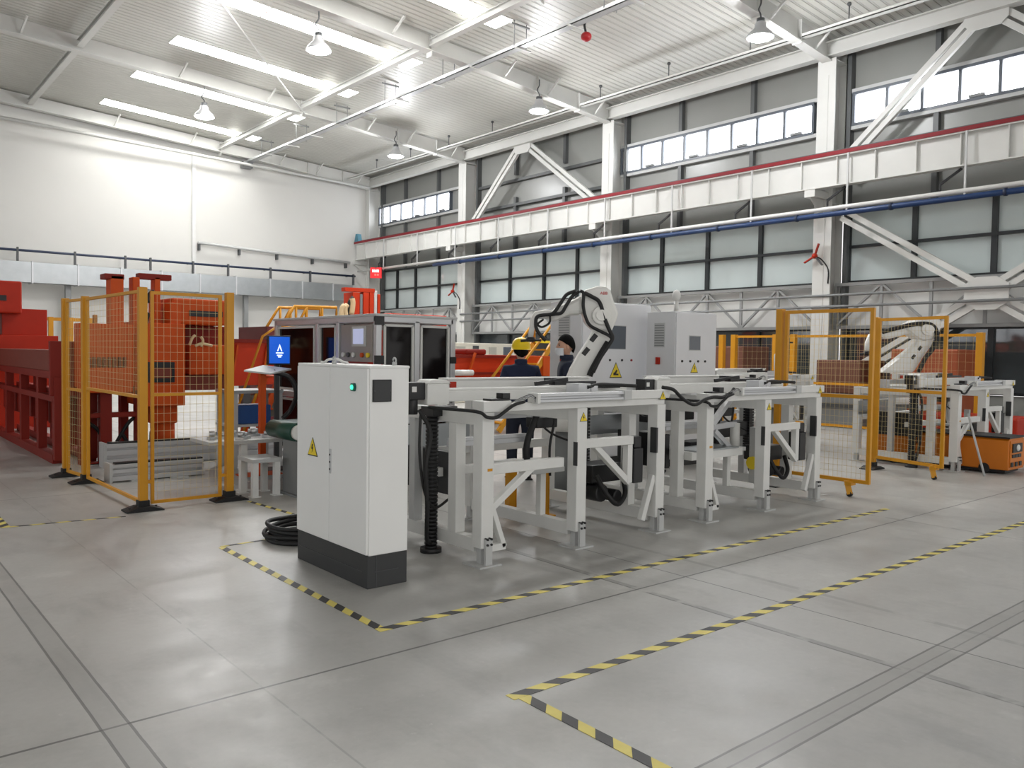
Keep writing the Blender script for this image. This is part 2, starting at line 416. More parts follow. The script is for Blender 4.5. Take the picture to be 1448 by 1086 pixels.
# V and X wind braces
def ang(b, p, q, w=.14):
    p = V(p); q = V(q); d = (q - p).normalized(); s_ = V((1, 0, 0)).cross(d).normalized()
    for e in (-1, 1):
        b.bar(p + s_ * e * w * .32, q + s_ * e * w * .32, .1, w * .42, up=s_)
for ya, y0, y1 in ((22.57, 25.75, 18.65), (7.2, 10.4, 3.7)):
    b = B(); ang(b, (19.42, ya + .25, 9.0), (19.42, y0, 6.35), .3); ang(b, (19.42, ya - .25, 9.0), (19.42, y1, 6.35), .3)
    b.prism([(-.45, .12), (.45, .12), (.45, -.22), (.3, -.36), (-.3, -.36), (-.45, -.22)], (19.33, ya, 9.1), (0, 1, 0), (0, 0, 1), (.03, 0, 0))
    struct(b.build('wind_brace', STEELW))
for yc, zc in ((7.0, 3.0),):
    b = B()
    for y, z in ((10.35, 5.1), (3.6, .9), (10.35, .95), (3.6, 5.1)):
        d = V((0, y - yc, z - zc)).normalized()
        ang(b, V((19.42, yc, zc)) + d * .3, (19.42, y, z), .3)
    b.prism([(-.45, .2), (-.2, .36), (.2, .36), (.45, .2), (.45, -.2), (.2, -.36), (-.2, -.36), (-.45, -.2)], (19.33, yc, zc), (0, 1, 0), (0, 0, 1), (.03, 0, 0))
    struct(b.build('wind_brace', STEELW))
# window-sill trusses of each bay
for a, c in ((10.84, 18.3), (18.3, 26.1), (3.3, 10.84), (26.1, 33.5)):
    b = B(); a += .35; c -= .15; x = XW - .2
    b.box((x - .06, a, 3.36), (x + .06, c, 3.44)).box((x - .06, a, 2.28), (x + .06, c, 2.36))
    m = 3; st = (c - a) / m
    for i in range(m):
        y0 = a + st * i; ym = y0 + st / 2; y1 = y0 + st
        b.bar((x, y0, 2.34), (x, ym, 3.38), .05, .07, up=(1, 0, 0)).bar((x, y1, 2.34), (x, ym, 3.38), .05, .07, up=(1, 0, 0))
        b.box((x - .03, ym - .035, 2.34), (x + .03, ym + .035, 3.38)); b.box((x - .03, y1 - .035, 2.34), (x + .03, y1 + .035, 3.38))
    struct(b.build('sill_truss', mat('truss_grey', (150, 151, 150), .45)))

# ================================================================ services on the building
XG = 18.7
t = thing('crane_girder', 'long white crane runway girder with a red conductor rail along the window wall', 'crane girder', (XG, 16, 5.68))
b = B().box((XG + .02, -4, 5.72), (XG + .04, 33.4, 6.4)).box((XG - .06, -4, 5.68), (XG + .16, 33.4, 5.71)).box((XG - .08, -4, 6.38), (XG + .2, 33.4, 6.41))
y = -3.8
while y < 33.4: b.box((XG - .05, y - .012, 5.71), (XG + .02, y + .012, 6.38)); y += .93
b.build('girder_web', STEELW, t)
B().box((XG - .1, -4, 6.41), (XG - .02, 33.4, 6.48)).box((XG - .1, -4, 6.48), (XG - .06, 33.4, 6.5)).build('conductor_rail', REDRAIL, t)
B().box((XG + .02, -4, 6.42), (XG + .09, 33.4, 6.55)).build('crane_rail', DGREY, t)
for y in COLY[1:]:
    b = B().box((XG - .05, y - .14, 5.5), (XC + .1, y + .14, 5.68)).prism([(0, 0), (.75, 0), (.75, -.5)], (XG - .05, y - .02, 5.5), (1, 0, 0), (0, 0, 1), (0, .04, 0)); b.build('bracket', STEELW, t)
B().prism([(-.02, 0), (.35, 0), (.25, .35), (.1, .35)], (XG - .1, 33.35, 6.5), (0, -1, 0), (0, 0, 1), (.2, 0, 0)).build('end_stop', TEAL, t)
tag(B().tube([(XG - .1, -4, 5.14), (XG - .1, 33.0, 5.14)], .05, 12).build('water_pipe', WHITE), 'white pipe hung under the crane girder above the blue pipe', 'pipe')
pp = B().tube([(XG - .1, -4, 5.0), (XG - .1, 27.0, 5.0)], .065, 12).build('air_pipe', BLUEP); tag(pp, 'blue pipe hung under the crane girder along the window wall', 'pipe')
y = -3
while y < 27: B().tube([(XG - .1, y, 5.0), (XG - .1, y + .06, 5.0)], .085, 12).build('pipe_flange', DBLUE, pp); y += 2.35
gd = [o for o in C.objects if o.name == 'crane_girder'][0]
y = 4.6
while y < 33:
    hr = B().box((XG - .12, y - .02, 5.05), (XG - .085, y + .02, 6.4)).build('pipe_hanger', LGREY, gd)
    B().bar((XG - .02, y + .55, 5.35), (XG + .1, y + .15, 5.66), .05).bar((XG + .0, y + .55, 5.2), (XG + .0, y + .55, 5.4), .035).build('hanger_bracket', BLACK, hr)
    y += 2.62
for z, lb in ((3.1, 'upper grey guard pipe running along the window wall'), (2.82, 'lower grey guard pipe running along the window wall')):
    tag(B().tube([(19.27, 2.5, z + .03), (19.27, 26.1, z - .05)], .032).build('guard_pipe', MGREY), lb, 'pipe')
# gable wall services
t = thing('ventilation_duct', 'square galvanised air duct running along the white back wall', 'duct', (7, 33.1, 3.76))
b = B().box((-6, 32.75, 3.77), (18.2, 33.35, 4.48)).build('duct_body', GALV, t)
for i in range(17): B().box((-6 + i * 1.45, 32.72, 3.74), (-5.95 + i * 1.45, 33.38, 4.51)).build('duct_flange', ALU, t)
for x in (6.8, 13.4): B().box((x - .09, 33.0, 0), (x + .09, 33.18, 3.77)).build('duct_post', MGREY, t)
tag(B().tube([(-6, 32.9, 4.86), (18.4, 32.9, 4.9)], .045, 10).build('air_pipe', DBLUE), 'dark blue pipe above the air duct on the back wall', 'pipe')
o = [q for q in C.objects if q.name.startswith('air_pipe')][-1]
for x in (0, 2.2, 5.2, 7.0, 8.7, 9.6, 11.2, 12.6, 14.4, 16.2, 18.3): B().box((x - .03, 32.84, 4.5), (x + .03, 32.96, 4.98)).box((x - .015, 32.96, 4.9), (x + .015, 33.59, 4.93)).build('pipe_clamp', DGREY, o)
t = thing('conduit', 'vertical white conduit up the middle of the back wall', 'conduit', (11.45, 33.5, 0)); B().box((11.38, 33.5, 0), (11.52, 33.595, 9.4)).build('conduit_cover', mat('conduit_grey', (205, 205, 203), .5), t)
o = tag(B().tube([(11.57, 33.4, 5.8), (18.4, 33.4, 5.55)], .06).build('wall_pipe', LGREY), 'grey pipe across the upper right of the back wall', 'pipe')
for i in range(5): B().box((11.6 + i * 1.65, 33.38, 5.5 - i * .05), (11.66 + i * 1.65, 33.58, 5.8 - i * .06)).build('pipe_clamp', DGREY, o)
o = tag(B().tube([(3, 33.05, 9.42), (19.2, 33.05, 9.0)], .06).build('roof_pipe', STEELW), 'white pipe along the top of the back wall', 'pipe')
# cable trays under the roof
t = thing('cable_tray', 'long bright metal cable tray hung under the middle of the roof', 'cable tray', (13.6, 20, 9.28))
B().box((13.5, -4, 9.27), (13.72, 33.3, 9.29)).box((13.5, -4, 9.27), (13.515, 33.3, 9.37)).box((13.705, -4, 9.27), (13.72, 33.3, 9.37)).build('tray_channel', ALU, t)
y = -3
while y < 33: B().box((13.45, y - .03, 9.24), (13.95, y + .03, 9.27)).build('tray_bracket', STEELW, t); y += 1.9
for i in range(7):
    y = 12.9 + i * 3.1
    B().tube([(13.4, y, 9.27), (13.4, y, roofz(13.4))], .012, 6).tube([(13.8, y, 9.27), (13.8, y, roofz(13.8))], .012, 6).box((13.3, y - .02, roofz(13.6) - .1), (13.9, y + .02, roofz(13.6) - .06)).build('hanger', MGREY, t)
B().box((13.35, 33.2, 9.05), (13.75, 33.55, 9.3)).build('junction_box', MGREY, t)
t = thing('cable_tray', 'slim white cable tray hung below the eaves in front of the window wall', 'cable tray', (18.0, 20, 9.2))
B().box((17.9, -4, 9.16), (18.08, 32.8, 9.18)).box((17.9, -4, 9.16), (17.915, 32.8, 9.24)).box((18.065, -4, 9.16), (18.08, 32.8, 9.24)).build('tray_channel', STEELW, t)
for i in range(9):
    y = 9.6 + i * 2.6
    if abs(y - 18.3) < .4: y += .6
    B().tube([(17.99, y, 9.18), (17.99, y, roofz(18))], .014, 6).ball((17.99, y, roofz(18) - .03), .05, 8, 6).build('hanger', DGREY, t)
# pendant lamps
LAMPS = [((9.05, 18.0), 'round pendant lamp nearest the middle roof strip windows'), ((9.0, 25.45), 'round pendant lamp in the bay closest to the white back wall'), ((16.1, 18.05), 'round pendant lamp under the third rafter near the eaves tray'),
         ((16.0, 25.7), 'round pendant lamp nearest the corner by the end of the window wall'), ((16.0, 10.6), 'large bright pendant lamp at the top above the big column')]
for (x, y), lb in LAMPS:
    z = 8.62
    t = thing('pendant_lamp', lb, 'lamp', (x, y, z), 'pendant high bay lamps')
    B().lathe((x, y, z), [(.1, .34), (.12, .3), (.13, .22), (.25, .1), (.3, .02), (.3, 0), (.28, .0)], 20).build('lamp_shade', ALU, t)
    B().lathe((x, y, z), [(.0, -.05), (.15, -.045), (.24, -.02), (.28, .01)], 20).build('lamp_diffuser', BULB, t)
    B().tube(smooth([(x, y, z + .32), (x, y, z + .5), (x - .08, y, z + .6), (x, y, z + .75), (x, y, z + .92)], 4), .018, 6).cyl((x, y, z + .3), (x, y, z + .42), .09).build('lamp_hook', DGREY, t)
t = thing('fire_detector', 'red round fire detector on a black arm under the cable tray', 'fire detector', PD(829, 52, 20.5))
p = PD(829, 52, 20.5); B().tube(smooth([p + V((0, 0, .05)), p + V((-.05, 0, .35)), p + V((.25, -.1, .75)), p + V((.35, -.1, .8))], 4), .03, 6).build('arm', BLACK, t)
B().ball(p, (.14, .14, .12)).build('sensor_head', mat('detector_red', (170, 24, 30), .4), t)
# ================================================================ floor tape
def stripe_material():
    m = bpy.data.materials.new('hazard_stripes'); m.use_nodes = True; nt = m.node_tree; b = nt.nodes['Principled BSDF']; L = nt.links.new
    b.inputs['Roughness'].default_value = .55
    tc = nd(nt, 'ShaderNodeTexCoord'); sep = nd(nt, 'ShaderNodeSeparateXYZ'); L(tc.outputs['Object'], sep.inputs[0])
    a = nd(nt, 'ShaderNodeMath', operation='ADD'); L(sep.outputs[0], a.inputs[0]); L(sep.outputs[1], a.inputs[1])
    f = nd(nt, 'ShaderNodeMath', operation='PINGPONG'); L(a.outputs[0], f.inputs[0]); f.inputs[1].default_value = .1
    g = nd(nt, 'ShaderNodeMath', operation='GREATER_THAN'); L(f.outputs[0], g.inputs[0]); g.inputs[1].default_value = .05
    no = nd(nt, 'ShaderNodeTexNoise'); no.inputs['Scale'].default_value = 9; no.inputs['Detail'].default_value = 5; L(tc.outputs['Object'], no.inputs['Vector'])
    y_ = nd(nt, 'ShaderNodeMix', data_type='RGBA'); y_.inputs[6].default_value = lin((206, 190, 92)); y_.inputs[7].default_value = lin((238, 222, 118)); L(no.outputs['Fac'], y_.inputs[0])
    mx = nd(nt, 'ShaderNodeMix', data_type='RGBA'); mx.inputs[7].default_value = lin((52, 51, 52)); L(y_.outputs[2], mx.inputs[6]); L(g.outputs[0], mx.inputs[0]); L(mx.outputs[2], b.inputs['Base Color'])
    return m
HAZ = stripe_material()
def tape(p, q, wd, label):
    p = V(p); q = V(q); L_ = (q - p).length; b = B().box((0, -wd / 2, .0005), (L_, wd / 2, .0025)); o = b.build('hazard_tape', HAZ)
    o.data.transform(Matrix.Translation(o.location)); o.location = p; o.rotation_euler = (0, 0, math.atan2(q.y - p.y, q.x - p.x))
    return tag(o, label, 'floor tape', 'striped floor tapes')
tape((2.36, 6.28, 0), (2.36, 3.92, 0), .055, 'short striped tape on the floor left of the white control cabinet')
tape((2.33, 3.89, 0), (8.36, 3.89, 0), .06, 'long striped tape running right in front of the white machine frames')
tape((2.395, 2.725, 0), (2.365, -.3, 0), .062, 'striped tape leaving the bottom edge of the picture')
tape((2.34, 2.757, 0), (13.5, 2.757, 0), .062, 'long striped tape nearest the viewer running to the right edge')
tape((2.36, 6.31, 0), (2.85, 6.33, 0), .03, 'worn narrow striped tape end beside the coiled black hose')
tape((1.2, 8.06, 0), (2.1, 7.96, 0), .03, 'worn thin striped tape near the left fence corner')
tape((1.17, 8.05, 0), (1.17, 8.8, 0), .07, 'striped tape stub at the left edge of the picture')
tape(FL(352, 709), FL(414, 727), .045, 'faded striped tape behind the white control cabinet')

# ================================================================ control cabinet in front
t = thing('control_cabinet', 'tall white double door control cabinet on a black plinth in the foreground', 'electrical cabinet', (2.83, 5.1, 0))
x0, x1, y0, y1 = 2.675, 2.985, 4.605, 5.63
B().box((x0 + .015, y0 + .0, .215), (x1, y1, 1.44)).box((x0 + .005, y0 - .004, 1.435), (x1 + .004, y1 + .004, 1.455)).build('cabinet_body', CABW, t, .006)
pl = B().box((x0 + .005, y0 + .002, 0), (x1 - .002, y1 - .004, .215)).build('plinth', CHAR, t, .004)
B().box((x0 + .001, y0 + .06, .104), (x0 + .006, y1 - .03, .108)).box((x0 + .06, y0 - .001, .104), (x1 - .07, y0 + .003, .108)).box((x0 + .07, y0 - .001, .005), (x0 + .074, y0 + .003, .21)).build('plinth_seam', DGREY, pl)
ym = 5.125
d1 = B().box((x0 - .003, y0 + .008, .222), (x0 + .015, ym - .003, 1.435)).build('door', CABW, t, .004)
d2 = B().box((x0 - .003, ym + .003, .222), (x0 + .015, y1 - .006, 1.435)).build('door', CABW, t, .004)
hd = B().box((x0 - .009, ym - .035, .7), (x0 - .003, ym - .012, .87)).build('handle', ALU, d1, .002)
for z in (.73, .78, .83): B().cyl((x0 - .012, ym - .023, z), (x0 - .008, ym - .023, z), .007, n=10).build('lock', BLACK, hd)
sg = B().cyl((x0 - .005, 4.78, 1.31), (x0 - .003, 4.78, 1.31), .028).box((x0 - .02, 4.76, 1.285), (x0 - .003, 4.8, 1.335)).build('lamp_bezel', mat('bezel_green', (30, 90, 80), .4), d1)
B().ball((x0 - .02, 4.78, 1.31), (.012, .017, .017), 10, 8).build('indicator_light', GREENL, sg)
warn_sign(t, (x0 - .003, 5.37, .86), (0, -1, 0), (-1, 0, 0), .155, 'bolt')
vp = B().box((2.705, y0 - .012, 1.22), (2.845, y0 + .002, 1.365)).build('vent_cover', BLACK, t, .004)
B().box((2.712, y0 - .0135, 1.227), (2.838, y0 - .012, 1.358)).build('vent_filter', CHAR, vp)
for x, z in ((2.716, 1.292), (2.834, 1.292)): B().cyl((x, y0 - .016, z), (x, y0 - .012, z), .005, n=8).build('screw', DGREY, vp)
for x, y in ((2.93, 4.7), (2.72, 5.15)):
    B().cyl((x, y, 1.455), (x, y, 1.475), .016).tube([(x, y + .018 * math.cos(a), 1.488 + .018 * math.sin(a)) for a in [i * PI / 6 for i in range(12)]], .006, 6).build('lifting_eye', LGREY, t)
tag(B().tube(smooth([(2.76, 5.42, 1.464), (2.74, 5.33, 1.465), (2.74, 5.27, 1.485), (2.78, 5.22, 1.488), (2.8, 5.16, 1.468), (2.78, 5.07, 1.464)], 6), .009, 8).build('loose_cable', WHITE), 'white loop of cable lying on the control cabinet top', 'cable')
b = B()
t = thing('hose_coil', 'coil of thick black hose on the floor behind the control cabinet', 'hose', (3.02, 6.22, 0))
for i, (r, z, dx, dy) in enumerate(((.30, .02, 0, 0), (.26, .02, .01, 0), (.31, .057, -.005, .01), (.25, .058, 0, .015), (.29, .094, .01, -.01), (.22, .024, 0, 0), (.28, .128, -.01, .012))):
    B().tube([(3.02 + dx + r * math.cos(a), 6.22 + dy + r * math.sin(a), z + .006 * math.sin(3 * a + i)) for a in [k * PI / 16 for k in range(33)]], .018, 8, False).build('hose_turn', RUBBER, t)

# ================================================================ the frame stations
def sub(parent, name, m, fn, bevel=0):
    b = B(); fn(b); return b.build(name, m, parent, bevel)
def station(x1, label):
    """gantry frame: three portal sides along y, braces in front, linear axes on top"""
    yb = 6.0
    t = thing('gantry_station', label, 'machine frame', (x1, 4.6, 0), 'white welded machine frames')
    X = [x1, x1 + .955, x1 + 1.93]
    for i, x in enumerate(X):
        lg = sub(t, 'leg', WHITE, lambda b: b.box((x - .055, 4.6, .13), (x + .055, 4.71, 1.12)), .005)
        B().box((x - .1, 4.55, 0), (x + .1, 4.76, .012)).box((x - .03, 4.575, .01), (x + .03, 4.6, .2)).box((x - .03, 4.635, .012), (x + .03, 4.685, .14)).build('foot', LGREY, lg)
        for dx, z in ((-.018, .16), (.018, .16), (-.018, .2), (.018, .2)): B().cyl((x + dx, 4.565, z), (x + dx, 4.6, z), .009, n=8).build('bolt', BLACK, lg)
        sub(t, 'base_rail', WHITE, lambda b: b.box((x - .04, 4.71, .09), (x + .04, yb, .19)), .004)
        sub(t, 'side_rail', WHITE, lambda b: b.box((x - .04, 4.71, 1.02), (x + .04, yb, 1.12)), .004)
        rl = sub(t, 'leg', WHITE, lambda b: b.box((x - .05, yb, .12), (x + .05, yb + .1, 1.12)), .005)
        B().box((x - .09, yb - .03, 0), (x + .09, yb + .13, .012)).box((x - .03, yb + .02, .012), (x + .03, yb + .08, .12)).build('foot', LGREY, rl)
        if i != 1:
            sub(t, 'upright', WHITE, lambda b: b.box((x - .045, 4.93, .19), (x + .045, 5.03, 1.02)), .004)
            sub(t, 'upright', LGREY, lambda b: b.box((x - .04, 5.5, .19), (x + .04, 5.58, 1.02)), .004)
        else: sub(t, 'upright', WHITE, lambda b: b.box((x - .03, 5.05, .19), (x + .03, 5.11, .62)), .004)
    a, c, d = X
    sub(t, 'cross_beam', WHITE, lambda b: b.box((a + .055, 4.62, .66), (a + .78, 4.69, .735)), .004)
    sub(t, 'brace', WHITE, lambda b: b.bar((a + .05, 4.65, .4), (a + .46, 4.65, .68), .05, .055, up=(0, 1, 0)), .003)
    sub(t, 'brace', WHITE, lambda b: b.bar((a + .07, 4.65, .42), (a + .19, 4.65, .11), .04, .05, up=(0, 1, 0)).box((a + .05, 4.625, .09), (a + .2, 4.675, .14)), .003)
    sub(t, 'cross_beam', WHITE, lambda b: b.box((c + .055, 4.62, .79), (c + .64, 4.69, .86)), .004)
    sub(t, 'bracket_post', WHITE, lambda b: b.box((c + .58, 4.63, .46), (c + .64, 4.69, .79)), .003)
    sub(t, 'brace', WHITE, lambda b: b.bar((c + .2, 4.66, .8), (c + .62, 4.66, .46), .05, .055, up=(0, 1, 0)), .003)
    sub(t, 'brace', WHITE, lambda b: b.bar((d - .06, 4.64, .5), (d - .2, 4.64, .12), .05, .05, up=(0, 1, 0)), .003)
    sub(t, 'motor', BLACK, lambda b: b.cbox((c + .72, 4.7, .6), (.12, .14, .3)).cbox((c + .72, 4.69, .8), (.09, .1, .1)), .01)
    sub(t, 'post', LGREY, lambda b: b.box((c + .36, 4.98, .19), (c + .43, 5.05, .79)), .003)
    sub(t, 'cross_beam', WHITE, lambda b: b.box((a + .04, yb + .01, .62), (d - .04, yb + .08, .7)), .004)
    sub(t, 'cross_beam', ALU, lambda b: b.box((a + .04, yb - .08, .93), (d - .04, yb, 1.03)).box((a + .04, yb - .088, .965), (d - .04, yb - .08, .995)), .003)
    sub(t, 'cross_beam', WHITE, lambda b: b.box((a + .04, 5.3, .56), (c + .2, 5.37, .63)), .004)
    sub(t, 'front_beam', WHITE, lambda b: b.box((a - .02, 4.62, 1.12), (d + .06, 4.69, 1.175)), .003)
    sub(t, 'head_plate', WHITE, lambda b: b.box((a - .06, 4.585, 1.12), (a + .2, 4.72, 1.2)), .004)
    # profiled aluminium axis on the front beam
    ax = sub(t, 'linear_axis', ALU, lambda b: b.box((a + .46, 4.56, 1.178), (c + .44, 4.66, 1.2)).box((a + .46, 4.585, 1.2), (c + .44, 4.66, 1.222)).box((a + .46, 4.56, 1.222), (c + .44, 4.66, 1.245)), .003)
    B().box((c + .44, 4.55, 1.175), (c + .53, 4.67, 1.255)).build('end_block', LGREY, ax, .004)
    B().box((a + .43, 4.55, 1.17), (a + .46, 4.67, 1.25)).build('end_block', WHITE, ax, .004)
    B().box((c + .53, 4.6, 1.175), (d + .1, 4.68, 1.245)).build('extension_beam', WHITE, ax, .004)
    B().box((a + .02, 4.6, 1.2), (a + .2, 4.7, 1.215)).box((a + .13, 4.6, 1.215), (a + .2, 4.68, 1.255)).build('sensor_box', BLACK, ax, .003)
    for i in range(6): sub(t, 'wire', CHAR if i % 2 else LGREY, lambda b: b.tube(smooth([(a + .2, 4.58, 1.19), (a + .3 + i * .012, 4.57, 1.2 + i * .008), (a + .38 + i * .008, 4.57, 1.235 - i * .004), (a + .43, 4.58, 1.18 + i * .008)], 4), .004, 6))
    # long white axis with gearbox and motor
    ax = sub(t, 'linear_axis', WHITE, lambda b: b.box((a - .2, 5.1, 1.17), (d + .1, 5.2, 1.25)).box((a - .2, 5.115, 1.25), (d + .1, 5.185, 1.27)), .004)
    B().box((a - .22, 5.06, 1.15), (a - .02, 5.24, 1.31)).prism([(0, 0), (.22, 0), (.17, .03), (.04, .03)], (a - .22, 5.06, 1.31), (1, 0, 0), (0, 0, 1), (0, .18, 0)).build('gearbox', WHITE, ax, .008)
    mt = B().box((a - .36, 5.09, 1.19), (a - .22, 5.21, 1.32)).cyl((a - .3, 5.15, 1.08), (a - .3, 5.15, 1.2), .045).build('motor', BLACK, ax, .006)
    B().box((a - .34, 5.086, 1.25), (a - .3, 5.09, 1.29)).build('rating_plate', WHITE, mt)
    sub(t, 'top_rail', WHITE, lambda b: b.box((a + .35, 5.62, 1.24), (d + .12, 5.72, 1.315)).box((a + .35, 5.6, 1.315), (d + .12, 5.74, 1.33)), .004)
    sub(t, 'limit_switch', RED2, lambda b: b.box((a + .37, 5.585, 1.25), (a + .43, 5.6, 1.3)))
    sub(t, 'cross_beam', ALU, lambda b: b.box((a + .1, 5.2, .8), (c - .05, 5.26, .84)).box((a + .1, 5.21, .84), (c - .05, 5.25, .87)), .003)
    for x in X: sub(t, 'rail_block', ALU, lambda b: b.box((x - .05, 5.6, 1.12), (x + .05, 5.74, 1.24)), .003)
    sub(t, 'top_rail', LGREY, lambda b: b.box((a + .3, 5.9, 1.15), (d - .1, 5.98, 1.22)), .004)
    sub(t, 'guard_sheet', GALV, lambda b: b.box((a - .3, 5.88, .72), (a + .8, 5.9, .92)))
    sub(t, 'drive_unit', BLACK, lambda b: b.box((c + .48, 4.95, .42), (c + .85, 5.2, .58)).cyl((c + .56, 4.9, .34), (c + .56, 5.15, .34), .08).cyl((c + .74, 4.88, .3), (c + .74, 5.1, .3), .055), .01)
    sub(t, 'hose', RUBBER, lambda b: b.tube(smooth([(c + .48, 4.9, .5), (c + .56, 4.85, .34), (c + .68, 4.83, .24), (c + .8, 4.85, .32), (c + .84, 4.92, .46)], 5), .022, 8))
    sub(t, 'marker_tag', SIGNY, lambda b: b.cyl((c + .26, 4.95, .42), (c + .29, 4.95, .42), .07, n=12))
    # cable chains, cables, boxes
    ch = sub(t, 'cable_chain', BLACK, lambda b: [b.cyl((a - .08, 5.2, .03 + i * .03), (a - .08, 5.2, .05 + i * .03), .05, n=10) for i in range(35)])
    B().cyl((a - .08, 5.2, .03), (a - .08, 5.2, 1.07), .042, n=10).build('chain_core', RUBBER, ch)
    B().cyl((a - .08, 5.2, 0), (a - .08, 5.2, .035), .085).build('chain_base', BLACK, ch)
    B().box((a - .13, 5.12, 1.06), (a + .1, 5.28, 1.13)).build('chain_bracket', BLACK, ch)
    ch = sub(t, 'cable_chain', BLACK, lambda b: [b.box((d - .28, 5.28, .52 + i * .03), (d - .19, 5.36, .545 + i * .03)) for i in range(21)])
    B().box((d - .265, 5.29, .5), (d - .205, 5.35, 1.1)).build('chain_core', RUBBER, ch)
    sub(t, 'junction_box', BLACK, lambda b: b.box((a + .1, 5.2, .42), (a + .16, 5.85, .76)), .006)
    sub(t, 'junction_box', BLACK, lambda b: b.box((c + .1, 5.25, .9), (c + .34, 5.4, .99)), .006)
    for pts, r in ((((a - .25, 5.0, 1.14), (a - .12, 4.6, 1.13), (a - .05, 4.56, 1.09), (a + .03, 4.55, 1.085), (a + .1, 4.55, 1.12), (a + .2, 4.555, 1.17), (a + .32, 4.58, 1.19)), .013),
                   (((a - .48, 5.12, 1.1)), .0)):
        if r: sub(t, 'cable', RUBBER, lambda b: b.tube(smooth(pts, 5), r, 8))
    sub(t, 'cable', RUBBER, lambda b: b.tube(smooth([(a - .3, 5.05, 1.12), (a - .22, 5.02, .95), (a - .27, 5.0, .7), (a - .24, 5.02, .4), (a - .2, 5.08, .15), (a - .12, 5.15, .08)], 5), .017, 8))
    sub(t, 'cable', RUBBER, lambda b: b.tube(smooth([(a - .28, 5.06, 1.1), (a - .3, 5.04, .8), (a - .25, 5.04, .5), (a - .1, 5.12, .36), (a + .1, 5.2, .4)], 5), .011, 8))
    sub(t, 'cable', RUBBER, lambda b: b.tube(smooth([(c + .2, 5.2, 1.18), (c + .24, 5.18, 1.0), (c + .16, 5.15, .75), (c + .14, 5.12, .5)], 5), .012, 8))
    sub(t, 'cable', RUBBER, lambda b: b.tube(smooth([(c + .1, 5.3, 1.02), (c + .3, 5.3, .85), (d - .3, 5.3, .72)], 5), .01, 8))
    sub(t, 'cable', RUBBER, lambda b: b.tube(smooth([(c + .05, 5.15, 1.1), (c - .02, 5.15, .98), (c - .1, 5.15, .8), (c - .1, 5.15, .66), (c - .02, 5.15, .56), (c + .05, 5.16, .54)], 5), .028, 8))
    sub(t, 'cable', RUBBER, lambda b: b.tube(smooth([(c + .3, 4.85, 1.27), (c + .5, 4.9, 1.29), (c + .75, 4.95, 1.28), (d, 4.9, 1.27)], 5), .016, 8))
    sub(t, 'gripper', BLACK, lambda b: b.box((c + .35, 5.3, 1.27), (d - .1, 5.38, 1.3)).box((c + .35, 5.35, 1.3), (c + .5, 5.45, 1.33)).bar((c + .2, 5.4, 1.28), (c + .5, 5.3, 1.32), .035).box((d - .3, 5.0, 1.25), (d - .1, 5.1, 1.29)))
    sub(t, 'valve_terminal', ALU, lambda b: b.box((c + .2, 4.85, 1.18), (c + .34, 5.0, 1.3)).box((c + .36, 4.86, 1.2), (c + .44, 4.95, 1.28)))
    sub(t, 'tray', LGREY, lambda b: b.box((a + .75, 4.95, .56), (c + .15, 5.6, .6)), .003)
    for i, xx in enumerate((c, d)):
        warn_sign(t, (xx + .01, 4.6, 1.05 if i == 0 else 1.2), (1, 0, 0), (0, -1, 0), .085, 'bolt')
    sub(t, 'edge_guard', CHAR, lambda b: b.box((c - .058, 4.598, .66), (c - .05, 4.64, .85)).box((d - .075, 4.59, .7), (d - .055, 4.66, .92)), 0)
    sub(t, 'tie_plate', YEL, lambda b: b.box((a - .005, 4.598, .69), (a + .04, 4.6, .71)))
    return t
S1 = station(3.665, 'white welded machine frame closest to the control cabinet with its black cable chain')
S2 = copy_tree(S1, (6.3, 4.6, 0), 'white welded machine frame next to the open yellow gate')
S3 = copy_tree(S1, (11.95, 4.6, 0), 'white machine frame at the far right standing over the orange truck')
S4 = copy_tree(S1, (11.4, 7.6, 0), 'white machine frame behind the yellow gate leaf in front of the far robot')
x_ = 6.3
sub(S2, 'motor_cover', BLACK, lambda b: b.box((x_ + .3, 5.62, .84), (x_ + 1.1, 5.8, 1.08)), .01)
sub(S2, 'fan_wheel', BLACK, lambda b: b.cyl((x_ + .22, 5.52, 1.04), (x_ + .22, 5.58, 1.04), .13, n=20))
sub(S2, 'gripper_arm', ALU, lambda b: b.bar((x_ + .5, 4.95, .86), (x_ + .84, 4.95, 1.15), .06, .05).bar((x_ + .48, 4.95, .83), (x_ + .9, 4.95, .85), .05).bar((x_ + .52, 4.94, .8), (x_ + .86, 4.94, .56), .06, .05), .004)
sub(S2, 'drive_unit', BLACK, lambda b: b.box((x_ + 1.1, 5.3, .66), (x_ + 1.75, 5.5, .82)).box((x_ + .5, 5.2, .58), (x_ + .9, 5.4, .66)), .01)
sub(S2, 'cylinder', STEELW, lambda b: b.cyl((x_ + .9, 4.95, .62), (x_ + .9, 4.95, .86), .05))
sub(S2, 'shelf_beam', WHITE, lambda b: b.box((x_ + .06, 4.85, .54), (x_ + .9, 5.12, .62)), .003)
sub(S2, 'shelf_plate', GALV, lambda b: b.box((x_ + .1, 4.83, .62), (x_ + .8, 5.14, .635)))
for ch in list(S2.children):
    if ch.data and ch.data.name in ('cross_beam', 'brace'): bpy.data.objects.remove(ch)
